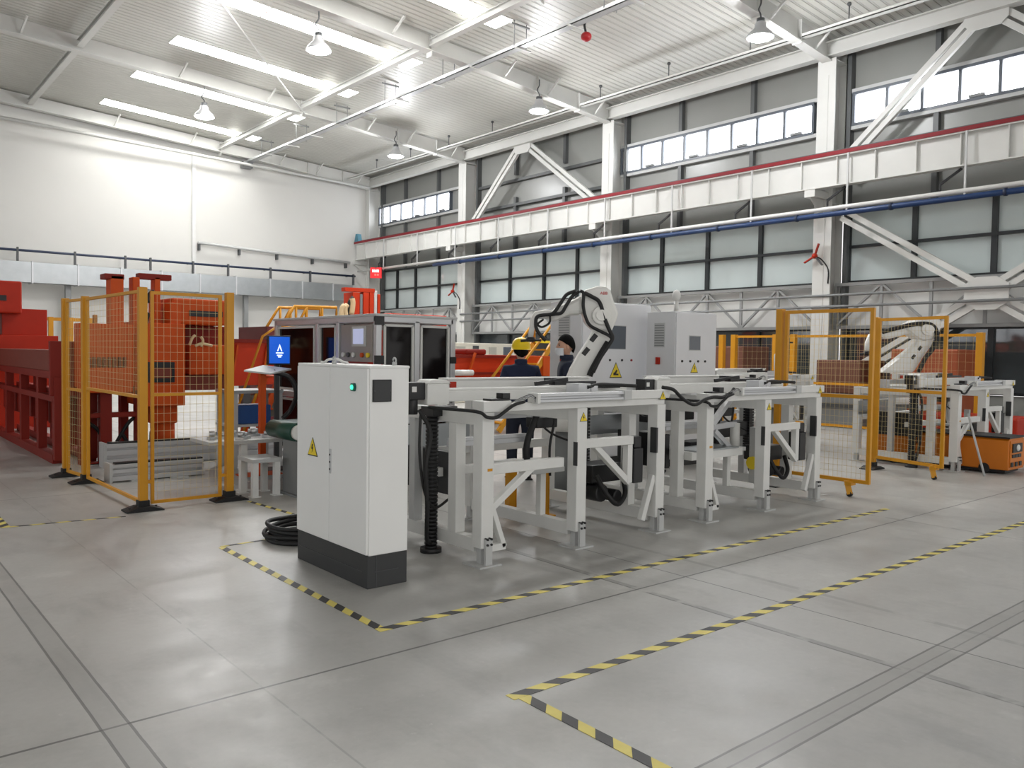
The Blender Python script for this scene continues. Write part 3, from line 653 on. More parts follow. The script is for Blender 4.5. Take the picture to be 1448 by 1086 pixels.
for k, (xd, lb) in enumerate(((5.595, 'drooping black cable bridging the two front machine frames'), (8.23, 'drooping black cable from the second machine frame towards the yellow gate post'))):
    if k == 0: tag(B().tube(smooth([(xd + .0, 4.6, 1.27), (xd + .1, 4.56, 1.25), (xd + .2, 4.55, 1.18), (xd + .32, 4.55, 1.125), (xd + .42, 4.55, 1.11), (xd + .54, 4.55, 1.15), (xd + .68, 4.555, 1.17), (xd + .85, 4.57, 1.165), (xd + .98, 4.58, 1.2), (xd + 1.06, 4.6, 1.24)], 5), .016, 8).build('loose_cable', RUBBER), lb, 'cable')
# yellow light barrier posts under the first frame
for (px, py), lb in (((722, 727), 'low yellow post with a foot plate under the first machine frame, on the left'), ((768, 730), 'low yellow post with a foot plate under the first machine frame, on the right')):
    p = FL(px, py); t = thing('light_barrier_post', lb, 'sensor post', p, 'yellow sensor posts')
    B().box((p.x - .1, p.y - .07, 0), (p.x + .1, p.y + .07, .015)).build('foot_plate', YEL, t)
    B().box((p.x - .035, p.y - .03, .015), (p.x + .035, p.y + .03, .5)).box((p.x - .045, p.y - .035, .015), (p.x - .035, p.y + .035, .5)).box((p.x + .035, p.y - .035, .015), (p.x + .045, p.y + .035, .5)).build('post', YEL, t)

# ================================================================ fences
def mesh_panel(b, p, q, z0, z1, step=.05, r=.0011):
    p = V(p); q = V(q); L_ = (q - p).length; n_ = max(1, round(L_ / step))
    for i in range(1, n_):
        c = p.lerp(q, i / n_); b.bar((c.x, c.y, z0), (c.x, c.y, z1), r * 2, r * 2)
    m_ = round((z1 - z0) / (step * 1.3))
    for j in range(1, m_):
        z = z0 + (z1 - z0) * j / m_; b.bar((p.x, p.y, z), (q.x, q.y, z), r * 2, r * 2)
WIRE = mat('fence_wire', (206, 186, 134), .5)
def panel(parent, p, q, z0, zm, z1, lower=True, upper=True, step=.05, fr=.03, nm='panel_frame'):
    p = V((p[0], p[1], 0)); q = V((q[0], q[1], 0)); d = (q - p).normalized()
    b = B()
    for e in (p + d * fr / 2, q - d * fr / 2): b.bar((e.x, e.y, z0), (e.x, e.y, z1), fr, fr)
    for z in (z0 + fr / 2, zm, z1 - fr / 2): b.bar((p.x + d.x * fr, p.y + d.y * fr, z), (q.x - d.x * fr, q.y - d.y * fr, z), fr * .96, fr)
    f_ = b.build(nm, YEL, parent)
    for on, a, c in ((lower, z0 + fr, zm - fr / 2), (upper, zm + fr / 2, z1 - fr)):
        if on: b = B(); mesh_panel(b, p, q, a, c, step); b.build('wire_mesh', WIRE, f_)
    return f_
def fpost(parent, x, y, w=.075, h=2.12, base=True, m=YEL):
    p = B().box((x - w / 2, y - w / 2, .06 if base else 0), (x + w / 2, y + w / 2, h)).build('post', m, parent, .004)
    if base:
        B().box((x - .05, y - .05, .03), (x + .05, y + .05, .1)).prism([(-.17, 0), (.17, 0), (.17, .012), (.06, .045), (-.06, .045), (-.17, .012)], (x, y - .1, 0), (1, 0, 0), (0, 0, 1), (0, .2, 0)).build('base_plate', RUBBER, p, .003)
        for dx in (-.12, .12): B().cyl((x + dx, y, .01), (x + dx, y, .04), .012, n=8).build('bolt', BLACK, p)
t = thing('safety_fence', 'yellow wire mesh safety fence on black feet around the orange press', 'fence', (2.35, 9, 0))
fpost(t, 2.31, 8.17); fpost(t, 3.16, 8.22); fpost(t, 2.27, 10.2); fpost(t, 2.2, 10.85)
panel(t, (2.31, 8.25), (2.27, 10.12), .06, 1.08, 2.1, lower=False, step=.05)
panel(t, (2.39, 8.2), (3.08, 8.22), .05, 1.1, 2.09, step=.062)
panel(t, (2.26, 10.27), (2.2, 10.78), .06, 1.05, 2.1, step=.06)
B().box((2.33, 8.18, .25), (2.4, 8.22, .28)).build('clamp', YEL, t); B().box((3.07, 8.2, .25), (3.14, 8.24, .28)).build('clamp', YEL, t)
# gate leaves on the right
t = thing('gate_post', 'yellow hinge post of the gate leaf beside the second machine frame', 'gate post', (8.76, 5.4, 0), 'yellow gate posts'); fpost(t, 8.76, 5.42, .08, 2.12)
t = thing('gate_post', 'yellow gate post on a round black foot behind the open gates', 'gate post', (11.2, 5.45, 0), 'yellow gate posts'); fpost(t, 11.22, 5.45, .08, 2.12)
def leaf(p, q, label, c):
    t = thing('gate_leaf', label, 'gate', (p[0], p[1], 0), 'yellow gate leaves')
    panel(t, p, q, .16, 1.12, 2.1, step=.055, fr=.04, nm='gate_frame')
    cs = B().bar((c[0], c[1], .03), (c[0] - .02, c[1] + .03, .18), .05, .06).box((c[0] - .05, c[1] - .04, .13), (c[0] + .05, c[1] + .04, .17)).build('caster', YEL, t)
    B().cyl((c[0] - .02, c[1], .03), (c[0] + .02, c[1], .03), .03).build('caster_wheel', RUBBER, cs)
leaf((8.77, 5.36), (8.77, 4.28), 'open yellow mesh gate leaf beside the second machine frame', (8.76, 4.5))
leaf((11.18, 5.4), (10.86, 4.36), 'open yellow mesh gate leaf in front of the far robot', (10.9, 4.48))
# fences far back along the window wall
t = thing('safety_fence', 'yellow wire mesh safety fence far back along the window wall', 'fence', (16.3, 10, 0))
X_ = 16.3; yy = [PX(p_, 500, X_).y for p_ in (1021, 1038, 1097, 1122, 1237, 1386)]
for y in yy: fpost(t, X_, y, .12, 2.05, False)
for a, b_ in ((1, 2), (2, 3), (3, 4), (4, 5)): panel(t, (X_, yy[a]), (X_, yy[b_]), .1, 1.0, 2.03, lower=False, step=.12, fr=.05)
# ================================================================ big electrical cabinets
def rotT(o, ang): return Matrix.Translation(V(o)) @ Matrix.Rotation(ang, 4, 'Z')
def bt(T): return B(T)
def big_cabinet(o, ang, wd, dp, h, label, sx, sw, knobs, sgn, lamp=False):
    """front at local y=0 facing -y, from x=0 to wd"""
    T = rotT(o, ang); t = thing('electrical_cabinet', label, 'electrical cabinet', o, 'white electrical cabinets')
    t.location = V(o)
    B(T).box((0, 0, .1), (wd, dp, h)).build('cabinet_body', mat('cabinet_pale', (212, 213, 215), .5, var=.03), t, .006)
    B(T).box((.01, .01, 0), (wd - .01, dp - .01, .1)).build('plinth', CHAR, t)
    dr = B(T).box((.012, -.02, .12), (wd - .012, 0, h - .02)).build('door', mat('door_pale', (216, 217, 220), .5, var=.03), t, .004)
    B(T).box((sx - .012, -.024, 1.62), (sx + sw + .012, -.02, 1.66 + sw * .72)).build('screen_bezel', LGREY, dr)
    B(T).box((sx, -.027, 1.63), (sx + sw, -.022, 1.65 + sw * .72)).build('screen', SCR, dr)
    for i, (kx, m) in enumerate(knobs):
        kb = B(T).cyl((kx, -.035, 1.47), (kx, -.02, 1.47), .016, n=12).build('knob', m, dr)
    b = B(T)
    b.box((-.006, dp * .35, h - .5), (0, dp * .72, h - .16)); vn = b.build('vent', LGREY, t)
    for i in range(9): B(T).box((-.012, dp * .37, h - .48 + i * .035), (-.005, dp * .7, h - .468 + i * .035)).build('vent_slat', MGREY, vn)
    B(T).box((-.03, dp * .5, 1.42), (0, dp * .62, 1.52)).build('isolator', RED2, t)
    u = T.to_3x3() @ V((1, 0, 0)); nn = T.to_3x3() @ V((0, -1, 0))
    c = T @ V((sgn[0], -.02, sgn[1])); warn_sign(t, c, u, nn, sgn[2], sgn[3])
    if lamp:
        c = T @ V((-.02, -.03, h)); q = B().cyl(c, c + V((0, 0, .14)), .03).build('beacon_pole', WHITE, t); B().ball(c + V((0, 0, .21)), (.06, .06, .08)).build('beacon', WHITE, q)
    return t
def PDz(px, d, z=0):
    p = PD(px, 500, d); return V((p.x, p.y, z))
KB, KR = BLACK, mat('knob_red', (150, 30, 34), .4)
big_cabinet((8.99, 7.19, 0), 0, .93, .5, 2.16, 'narrower white electrical cabinet with grey side vent and beacon', .3, .24, [(.14, KB), (.32, KB), (.5, KB), (.66, KB)], (.42, 1.38, .17, 'bolt'), True)
big_cabinet((7.9, 7.92, 0), 0, 1.43, .62, 2.28, 'wide white electrical cabinet right behind the standing robot', .45, .42, [(.55, KB), (.8, KB), (1.0, KR)], (.68, 1.33, .26, 'arm'))

# ================================================================ robots
def px_robot(d, label, lower, elbow, fore, wrist, holes, base_px, cables, logo=None, joint=None, thick=(.17, .3, .2), cat='robot', scale=1.0):
    def P(px, py, off=0.0): return PD(px, py, d) + FW * off
    bp = PDz(base_px[0], d); t = thing('robot_arm', label, cat, bp, 'white jointed robots')
    def poly(b, pts, th, off=0.0):
        q = [P(x, y, off - th / 2) for x, y in pts]; n_ = len(q)
        vs = q + [v + FW * th for v in q]
        b.add(vs, [tuple(range(n_))[::-1], tuple(range(n_, 2 * n_))] + [(i, (i + 1) % n_, n_ + (i + 1) % n_, n_ + i) for i in range(n_)]); return b
    def built(b, nm, m, par, bev):
        o = b.build(nm, m, par, bev); fix_normals(o)
        for p_ in o.data.polygons: p_.use_smooth = False
        return o
    zb = base_px[1]
    B().cyl((bp.x, bp.y, 0), (bp.x, bp.y, .04), .27 * scale, n=24).cyl((bp.x, bp.y, .04), (bp.x, bp.y, zb - .35), .2 * scale, n=24).build('pedestal', MGREY, t)
    B().lathe((bp.x, bp.y, zb - .35), [(.0, 0), (.27 * scale, 0), (.27 * scale, .12), (.22 * scale, .2), (.2 * scale, .36), (0, .38)], 24).build('base', ROBW, t)
    la = built(poly(B(), lower, thick[0]), 'lower_arm', ROBW, t, .035 * scale)
    for (x, y, r) in holes:
        rr = r * d / F; c = P(x, y, -thick[0] / 2 - .004); u = (P(x + 1, y - 1.25) - P(x, y)).normalized(); w_ = u.cross(FW).normalized()
        s_ = B(); s_.prism([(-rr * 1.2, -rr * .7), (rr * 1.2, -rr * .7), (rr * 1.2, rr * .7), (-rr * 1.2, rr * .7)], c, u, w_, FW * .012); built(s_, 'arm_recess', BLACK, la, .006)
    eb = built(poly(B(), elbow, thick[1]), 'elbow_housing', ROBW, t, .05 * scale)
    jc, jr = joint
    rr = jr * d / F
    B().cyl(P(jc[0], jc[1], -thick[1] / 2 - .05), P(jc[0], jc[1], thick[1] / 2 + .04), rr, n=24).build('joint_cover', ROBW, eb, .012)
    B().cyl(P(jc[0], jc[1], -thick[1] / 2 - .07), P(jc[0], jc[1], -thick[1] / 2 - .04), rr * .6, n=20).build('joint_cap', ROBW, eb)
    fa = built(poly(B(), fore, thick[2]), 'forearm', ROBW, t, .045 * scale)
    wr = B().tube([P(x, y) for x, y, r in wrist], [r * d / F for x, y, r in wrist], 14).build('wrist', ROBW, t)
    x, y, r = wrist[-1]
    B().cyl(P(x, y), P(x, y) - V((0, 0, .05)) * scale, .05 * scale).tube([P(x, y) - V((0, 0, .03)) * scale, P(x, y) - V((0, 0, .04)) * scale - RT * .11 * scale], .016 * scale, 8).tube([P(x, y) - V((0, 0, .03)) * scale, P(x, y) - V((0, 0, .03)) * scale + RT * .12 * scale], .014 * scale, 8).build('tool_flange', BLACK, wr)
    for pts, r, off in cables:
        sub(t, 'hose', RUBBER, lambda b: b.tube(smooth([P(x, y, off) for x, y in pts], 5), r * scale, 8))
    if logo: text_mesh('lettering', 'ABB', .046 * scale, LOGO, eb, P(logo[0], logo[1], -thick[1] / 2 - .003), P(logo[0] + 10, logo[1]) - P(logo[0], logo[1]), V((0, 0, 1)), .002)
    return t
px_robot(9.1, 'large white jointed robot arm bending left over the two workers',
         [(802, 530), (806, 520), (818, 499), (830, 482), (838, 466), (848, 458), (862, 468), (866, 478), (858, 494), (836, 530), (826, 545), (796, 545)],
         [(821, 415), (826, 411), (843, 406), (856, 407), (861, 411), (866, 428), (872.5, 444), (868, 457), (862, 471), (850, 468), (836, 465), (827, 457), (822, 440)],
         [(824, 416), (812, 423), (796, 430), (782, 437), (777, 444), (779, 456), (792, 451), (804, 446), (824, 445)],
         [(784, 446, 7.5), (770, 443.5, 6), (758, 445, 5), (754, 452, 4.5), (752, 465, 4), (750, 477, 4)], [(838.5, 478, 5), (827.5, 497, 5)], (805, 1.05),
         [([(812, 413), (800, 418), (792, 429), (784, 441), (778, 445), (760, 448), (757, 458), (759, 468), (766, 477), (771, 482)], .02, -.16),
          ([(818, 413), (808, 420), (800, 432), (793, 443), (783, 445), (772, 446)], .02, -.15),
          ([(818, 413), (823, 417), (822.5, 434), (826, 450), (832, 461), (846, 469), (858, 475), (863, 480)], .018, -.2),
          ([(824, 416), (834, 421), (845, 429), (852, 451), (858, 466), (863, 478), (858, 488), (846, 506), (836, 526)], .022, -.2),
          ([(858, 484), (846, 504), (836, 522), (832, 531)], .035, -.13),
          ([(777, 447), (776, 457), (766, 463), (760, 459), (768, 452)], .012, -.14)],
         (846.5, 418), ((848, 447), 13))
px_robot(14.6, 'white jointed robot arm behind the far yellow gate leaf',
         [(1241, 527), (1252, 518), (1275, 500), (1291, 487), (1294, 474), (1300, 465), (1314, 462), (1319, 474), (1313, 490), (1302, 505), (1288, 527)],
         [(1272, 463), (1280, 458), (1297, 449), (1320, 447), (1325, 457), (1322, 471), (1314, 480), (1300, 482), (1290, 478)],
         [(1274, 460), (1262, 463), (1246, 468), (1242, 474), (1250, 480), (1268, 476), (1290, 470)],
         [(1252, 473, 6), (1240, 473, 5.5), (1231, 476, 4.5), (1227, 485, 4), (1226, 497, 4)], [(1296, 492.5, 3), (1287, 504.5, 3)], (1262, 1.1),
         [([(1240, 470), (1262, 464), (1285, 459), (1305, 459), (1314, 466), (1316, 480), (1309, 495), (1300, 506), (1290, 526)], .03, -.22),
          ([(1285, 459), (1298, 461), (1306, 468)], .02, -.2)], None, ((1303, 466), 9), (.24, .4, .26), scale=1.3)
px_robot(10.6, 'small white robot arm standing beside the yellow gate post',
         [(1096, 533), (1095, 520), (1095, 502), (1100, 496), (1106, 500), (1108, 516), (1109, 533)],
         [(1096, 503), (1101, 496), (1110, 494), (1113, 500), (1108, 506), (1100, 508)],
         [(1102, 500), (1104, 493), (1108, 486), (1112, 487), (1112, 498)],
         [(1109, 490, 3), (1110, 485, 2.6), (1112, 482, 2)], [], (1103, 1.25), [([(1097, 500), (1102, 499), (1107, 503), (1110, 512)], .012, -.1)], None, ((1105, 501), 4), (.1, .14, .1), scale=.7)

# ================================================================ people
def person(loc, yaw, label, hat, mask, top, trou, h=1.72, head_turn=0.0):
    """standing worker facing local -y before the yaw"""
    T = Matrix.Translation(V(loc)) @ Matrix.Rotation(yaw, 4, 'Z') @ Matrix.Scale(h / 1.72, 4)
    t = thing('person', label, 'person', loc)
    def skinned(nm, m, verts, edges, parent, sub_=2):
        me = bpy.data.meshes.new(nm); me.from_pydata([v[:3] for v in verts], edges, []); o = bpy.data.objects.new(nm, me); C.objects.link(o)
        md = o.modifiers.new('Skin', 'SKIN'); md.use_smooth_shade = True
        for i, v in enumerate(verts):
            sv = me.skin_vertices[0].data[i]; sv.radius = (v[3], v[4] if len(v) > 4 else v[3]); sv.use_root = i == 0
        s2 = o.modifiers.new('Sub', 'SUBSURF'); s2.levels = sub_; s2.render_levels = sub_
        dg = bpy.context.evaluated_depsgraph_get(); me2 = bpy.data.meshes.new_from_object(o.evaluated_get(dg))
        b = B(T); b.add([tuple(v.co) for v in me2.vertices], [tuple(p.vertices) for p in me2.polygons], True)
        bpy.data.objects.remove(o); bpy.data.meshes.remove(me); bpy.data.meshes.remove(me2)
        return b
    # skeleton: pelvis root, spine, neck, legs, arms bent forward to the bench
    vs = [(0, 0, .93, .13, .1), (0, 0, 1.1, .125, .095), (0, -.005, 1.28, .13, .09), (0, 0, 1.4, .07, .06), (0, -.005, 1.47, .052, .052), (0, -.012, 1.55, .05, .05)]
    ed = [(0, 1), (1, 2), (2, 3), (3, 4), (4, 5)]
    for s_ in (-1, 1):
        k = len(vs)
        vs += [(s_ * .09, 0, .84, .085), (s_ * .1, -.01, .5, .058), (s_ * .1, .01, .28, .052), (s_ * .1, .02, .09, .036), (s_ * .11, -.1, .04, .034), (s_ * .115, -.18, .03, .028)]
        ed += [(0, k), (k, k + 1), (k + 1, k + 2), (k + 2, k + 3), (k + 3, k + 4), (k + 4, k + 5)]
        k = len(vs)
        vs += [(s_ * .165, 0, 1.32, .045), (s_ * .235, .02, 1.15, .042), (s_ * .225, -.1, .97, .036), (s_ * .19, -.2, .92, .026), (s_ * .18, -.27, .9, .034, .018)]
        ed += [(2, k), (k, k + 1), (k + 1, k + 2), (k + 2, k + 3), (k + 3, k + 4)]
        wi = k + 4
        for f, (dx, ln) in enumerate(((-.03, .06), (-.011, .075), (.009, .07), (.028, .055))):
            k2 = len(vs); x = s_ * .18 + dx
            vs += [(x, -.3, .9, .0095), (x, -.3 - ln * .5, .893, .0088), (x, -.3 - ln, .868, .0075)]
            ed += [(wi, k2), (k2, k2 + 1), (k2 + 1, k2 + 2)]
        k2 = len(vs); vs += [(s_ * .18 - s_ * .045, -.25, .895, .011), (s_ * .18 - s_ * .06, -.285, .88, .009)]; ed += [(wi, k2), (k2, k2 + 1)]
    b = skinned('body', SKIN, vs, ed, t)
    # head, turned on the neck
    HT = T @ Matrix.Translation(V((0, -.02, 1.6))) @ Matrix.Rotation(head_turn, 4, 'Z')
    def headpt(a, e):
        ce, se = math.cos(e), math.sin(e); x = math.sin(a) * ce; y = -math.cos(a) * ce; z = se
        X_ = .075 * x; Y_ = .095 * y; Z_ = .118 * z
        if z < -.1: X_ *= 1 + .35 * (z + .1); Y_ *= (1 + .12 * (z + .1)) if y < 0 else (1 + .6 * (z + .1))
        f = max(0, -y)
        g = lambda u, v, s: math.exp(-((x - u) ** 2 + (z - v) ** 2) / s)
        Y_ -= .018 * g(0, -.12, .016) * (f > .3) + .012 * g(0, .04, .02) * (f > .3) + .008 * g(0, -.52, .02) * (f > .3) + .01 * g(0, -.85, .03) * (f > .2)
        Y_ += .01 * (g(.33, .08, .012) + g(-.33, .08, .012)) * (f > .3)
        return HT @ V((X_, Y_, Z_))
    nu, nv = 28, 20; hv = []; hf = []
    for j in range(nv + 1):
        for k in range(nu): hv.append(headpt(2 * PI * k / nu, -PI / 2 * .98 + PI * .98 * j / nv))
    for j in range(nv):
        for k in range(nu): hf.append((j * nu + k, j * nu + (k + 1) % nu, (j + 1) * nu + (k + 1) % nu, (j + 1) * nu + k))
    b2 = B(); b2.v = b.v; b2.f = b.f; b2.sm = b.sm; b2.add(hv, hf, True)
    for s_ in (-1, 1):
        e = B(HT); e.ball((s_ * .076, .005, -.005), (.012, .022, .032), 8, 8); b2.add(e.v, e.f, True)
    bd = b2.build('body', SKIN, t)
    for s_ in (-1, 1):
        B(HT).ball((s_ * .028, -.083, .008), (.013, .008, .006), 8, 6).build('eye', mat('eye_dark', (40, 30, 26), .3), bd)
        B(HT).bar((s_ * .014, -.094, .026), (s_ * .046, -.084, .026), .006).build('eyebrow', HAIR, bd)
    B(HT).bar((-.02, -.094, -.062), (.02, -.094, -.062), .006).build('mouth', mat('lips', (160, 92, 84), .5), bd)
    # hair shell: upper and back of the head
    b = B(HT); hv = []
    for j in range(11):
        for k in range(25):
            a = PI * 2 * k / 24; fr = .5 + .5 * math.cos(a); lo = -.62 + 1.15 * fr ** .8
            e = lo + (PI / 2 - lo) * j / 10; ce, se = math.cos(e), math.sin(e)
            hv.append((.093 * math.sin(a) * ce, -.11 * math.cos(a) * ce + .006, .138 * se + .004 + .003 * math.sin(9 * a + j)))
    hf = [(j * 25 + k, j * 25 + k + 1, (j + 1) * 25 + k + 1, (j + 1) * 25 + k) for j in range(10) for k in range(24)]
    b.add(hv, hf, True); b.build('hair', HAIR, t)
    if hat:
        ht = B(HT).lathe((0, .005, .02), [(.135, .0), (.122, .008), (.119, .05), (.105, .1), (.075, .135), (.03, .152), (0, .155)], 24).prism([(-.08, -.0), (-.06, -.06), (0, -.08), (.06, -.06), (.08, 0)], (0, -.1, .02), (1, 0, 0), (0, 1, 0), (0, 0, .008)).build('hard_hat', HATY, t)
        b = B(HT)
        for x in (-.03, 0, .03): b.tube([(x, -.1, .12), (x, -.05, .158), (x, .01, .178 - abs(x) * .4), (x, .07, .155), (x, .11, .11)], .007, 6)
        b.build('hat_ridge', HATY, ht)
    if mask:
        b = B(HT); mv = []
        for j in range(7):
            for k in range(11):
                a = -1.25 + 2.5 * k / 10; z = -.02 - .085 * j / 6; bulge = .108 - .012 * abs(j - 2) / 3
                mv.append((.082 * math.sin(a) * (1 - .08 * j / 6), -bulge * 1.06 * math.cos(a) - .012, z))
        b.add(mv, [(j * 11 + k, (j + 1) * 11 + k, (j + 1) * 11 + k + 1, j * 11 + k + 1) for j in range(6) for k in range(10)], True); b.build('face_mask', MASKM, t)
    # clothing
    jv = [(0, 0, .86, .17, .125), (0, 0, 1.0, .16, .12), (0, 0, 1.2, .175, .125), (0, 0, 1.33, .17, .118), (0, .0, 1.425, .1, .088), (0, -.004, 1.475, .068, .068)]
    je = [(0, 1), (1, 2), (2, 3), (3, 4), (4, 5)]
    for s_ in (-1, 1):
        k = len(jv); jv += [(s_ * .18, .0, 1.365, .08), (s_ * .235, .02, 1.15, .066), (s_ * .228, -.09, .98, .054), (s_ * .2, -.17, .935, .046)]
        je += [(3, k), (k, k + 1), (k + 1, k + 2), (k + 2, k + 3)]
    jk = skinned('jacket', top, jv, je, t).build('jacket', top, t)
    B(T).lathe((0, -.005, 1.46), [(.078, -.01), (.082, .02), (.07, .045), (.064, .04)], 16).build('collar', top, jk)
    tv = [(0, 0, .92, .145, .11), (0, 0, .86, .14, .105)]; te = [(0, 1)]
    for s_ in (-1, 1):
        k = len(tv); tv += [(s_ * .095, 0, .76, .1), (s_ * .1, -.01, .5, .08), (s_ * .1, .01, .28, .072), (s_ * .1, .015, .09, .066)]; te += [(1, k), (k, k + 1), (k + 1, k + 2), (k + 2, k + 3)]
    skinned('trousers', trou, tv, te, t).build('trousers', trou, t)
    for s_ in (-1, 1):
        B(T).ball((s_ * .11, -.07, .045), (.05, .14, .045), 12, 8).box((s_ * .11 - .048, -.2, 0), (s_ * .11 + .048, .07, .02)).build('shoe', SHOE, t, .006)
    return t
p = PDz(737, 9.95); ya = math.atan2(FW.y, FW.x) + PI / 2
person(p, ya + .15, 'person in yellow hard hat and navy work jacket seen from behind', True, False, NAVY, TROU, 1.69, -.05)
p = PDz(802, 9.65); person(p, ya + 1.6, 'person with black hair and face mask in a dark navy jacket looking left', False, True, NAVY2, TROU, 1.76, .22)
# ================================================================ glazed test enclosure
x0, x1, y0, y1 = 4.88, 5.93, 8.2, 10.9; zt = 1.95
t = thing('test_enclosure', 'aluminium framed enclosure with smoked black panels and an operator panel', 'machine enclosure', (5.4, 9.5, 0))
def pbar(a, b_, w=.07): return sub(t, 'frame_profile', ALU, lambda b: b.bar(a, b_, w, w), .006)
xs = [x0, x1]; yy = [y0, 9.1, 9.65, y1]
for x in xs:
    for y in (y0, y1): pbar((x, y, 0), (x, y, zt))
for y in (9.1, 9.65): pbar((x0, y, .1), (x0, y, zt - .04))
pbar(((x0 + x1) / 2, y0, .1), ((x0 + x1) / 2, y0, zt - .04))
for z in (zt - .03, .95, .12):
    pbar((x0, y0, z), (x0, y1, z)); pbar((x1, y0, z), (x1, y1, z)); pbar((x0, y0, z), (x1, y0, z)); pbar((x0, y1, z), (x1, y1, z))
B().box((x0 - .05, y0 - .05, zt), (x1 + .05, y1 + .05, zt + .03)).build('roof_panel', LGREY, t, .005)
def pane_(a, b_, n_):
    f = B(); a = V(a); b_ = V(b_)
    o = B().box(a, b_).build('smoked_panel', GLASSD, t)
    # light aluminium door frame around the panel
    f = B(); ax = 0 if abs(b_.x - a.x) < .05 else 1
    u = V((0, 1, 0)) if ax == 0 else V((1, 0, 0)); lo = a; hi = b_; off = V((-.012, 0, 0)) if ax == 0 else V((0, -.012, 0))
    A0 = V((a.x, a.y, a.z)) + off; L_ = abs((b_ - a).dot(u)); hh = b_.z - a.z
    for s_ in (0, L_): f.bar(A0 + u * s_, A0 + u * s_ + V((0, 0, hh)), .028, .028)
    for z in (0, hh): f.bar(A0 + V((0, 0, z)), A0 + u * L_ + V((0, 0, z)), .028, .028)
    f.build('panel_frame', STEELW, o); return o
for z0, z1 in ((1.02, zt - .1), (.2, .88)):
    pane_((x0 - .01, 9.73, z0), (x0 + .01, y1 - .08, z1), 0); pane_((x0 - .01, 9.16, z0), (x0 + .01, 9.58, z1), 0)
    xm = (x0 + x1) / 2
    pane_((x0 + .08, y0 - .01, z0), (xm - .06, y0 + .01, z1), 0); pane_((xm + .06, y0 - .01, z0), (x1 - .07, y0 + .01, z1), 0)
op = B().box((x0 - .02, y0 + .08, 1.42), (x0 + .02, 9.03, zt - .09)).box((x0 - .01, y0 + .08, .2), (x0 + .01, 9.03, 1.3)).build('operator_panel', mat('panel_steel', (148, 144, 138), .4, .3), t, .004)
s_ = B().box((x0 - .03, 8.42, 1.6), (x0 - .02, 8.75, 1.84)).build('touch_screen', LGREY, op, .003)
B().box((x0 - .034, 8.47, 1.63), (x0 - .029, 8.71, 1.81)).build('display', mat('display_lilac', (170, 176, 205), .3, emit=.35, emit_rgb=(170, 178, 210), var=.05), s_)
for y, m in ((8.95, WHITE), (8.83, DGREY), (8.7, WHITE), (8.5, ORA), (8.36, SIGNY)): B().cyl((x0 - .045, y, 1.5), (x0 - .02, y, 1.5), .028).build('push_button', m, op)
B().box((x0 - .12, y0 + .1, 1.33), (x0, 9.0, 1.37)).build('console_shelf', ALU, t)
for z in (1.9, 1.45): B().box((x0 - .06, y0 - .05, z - .05), (x0 + .06, y0 - .03, z + .05)).build('hinge', BLACK, t)
for z in (1.45,): B().box((x1 - .04, y0 - .05, z - .04), (x1 + .04, y0 - .03, z + .04)).build('hinge', BLACK, t)
B().box((x0 + .05, y0 - .08, 1.0), (x0 + .17, y0 - .03, 1.33)).build('cable_guide', BLACK, t)

# ================================================================ operator station left of the enclosure
y_ = 10.2
def bx(px0, py0, px1, py1, y, dy): 
    a = PY(px0, py1, y); c = PY(px1, py0, y); return (a.x, y, a.z), (c.x, y + dy, c.z)
t = thing('monitor', 'blue screen monitor on a thin stand left of the smoked enclosure', 'monitor', PY(395, 518, 9.9))
a, c = bx(379, 475, 411, 516, 9.9, .05); zf = 1.33
B().box(a, c).build('monitor_case', BLACK, t, .004)
s_ = B().box((a[0] + .015, 9.894, a[2] + .02), (c[0] - .015, 9.9, c[2] - .015))
scr = s_.build('screen', mat('screen_blue', (30, 92, 190), .25, emit=.45, emit_rgb=(20, 84, 200), var=.35, scale=3), t)
WL = mat('screen_white', (220, 235, 255), .3, emit=.8, var=0)
cx_ = (a[0] + c[0]) / 2
B().prism([(-.035, 0), (0, .09), (.035, 0), (.02, 0), (0, .055), (-.02, 0)], (cx_, 9.893, 1.53), (1, 0, 0), (0, 0, 1), (0, -.002, 0)).build('screen_emblem', WL, scr)
for z, w in ((1.5, .05), (1.47, .035), (1.45, .02)): B().box((cx_ - w, 9.891, z), (cx_ + w, 9.893, z + .014)).build('screen_caption', WL, scr)
B().box((cx_ - .03, 9.96, 0), (cx_ + .03, 10.0, 1.5)).box((cx_ - .15, 9.85, 0), (cx_ + .15, 10.15, .02)).build('stand', DGREY, t)
t = thing('control_desk', 'white tilted control desk top on an orange post below the blue monitor', 'desk', FL(363, 640) * 1)
p0 = PY(363, 600, 9.4); t.location = (p0.x, 9.4, 0)
A_ = [PY(345, 522, 9.5), PY(383, 525, 9.3), PY(412, 515, 9.6), PY(372, 512, 9.83)]
zd = 1.3; b = B(); q = [V((v.x, v.y, zd + (v.y - 9.5) * .16)) for v in A_]; b.add(q + [v - V((0, 0, .02)) for v in q], [(0, 1, 2, 3), (7, 6, 5, 4), (0, 4, 5, 1), (1, 5, 6, 2), (2, 6, 7, 3), (3, 7, 4, 0)])
o = b.build('desk_top', LGREY, t); fix_normals(o)
cx_ = sum(v.x for v in q) / 4; cy_ = sum(v.y for v in q) / 4
B().box((cx_ - .1, cy_ - .03, .02), (cx_ - .03, cy_ + .04, zd)).build('post', ORA, t); B().box((cx_ - .3, cy_ - .2, 0), (cx_ + .2, cy_ + .25, .02)).build('foot', ORA, t)
B().tube(smooth([(cx_ + .05, cy_ - .05, zd - .02), (cx_ + .25, cy_ - .1, zd - .1), (cx_ + .33, cy_ - .1, zd - .3), (cx_ + .3, cy_, zd - .5), (cx_ + .2, cy_, zd - .6)], 5), .03, 8).build('hose', BLACK, t)
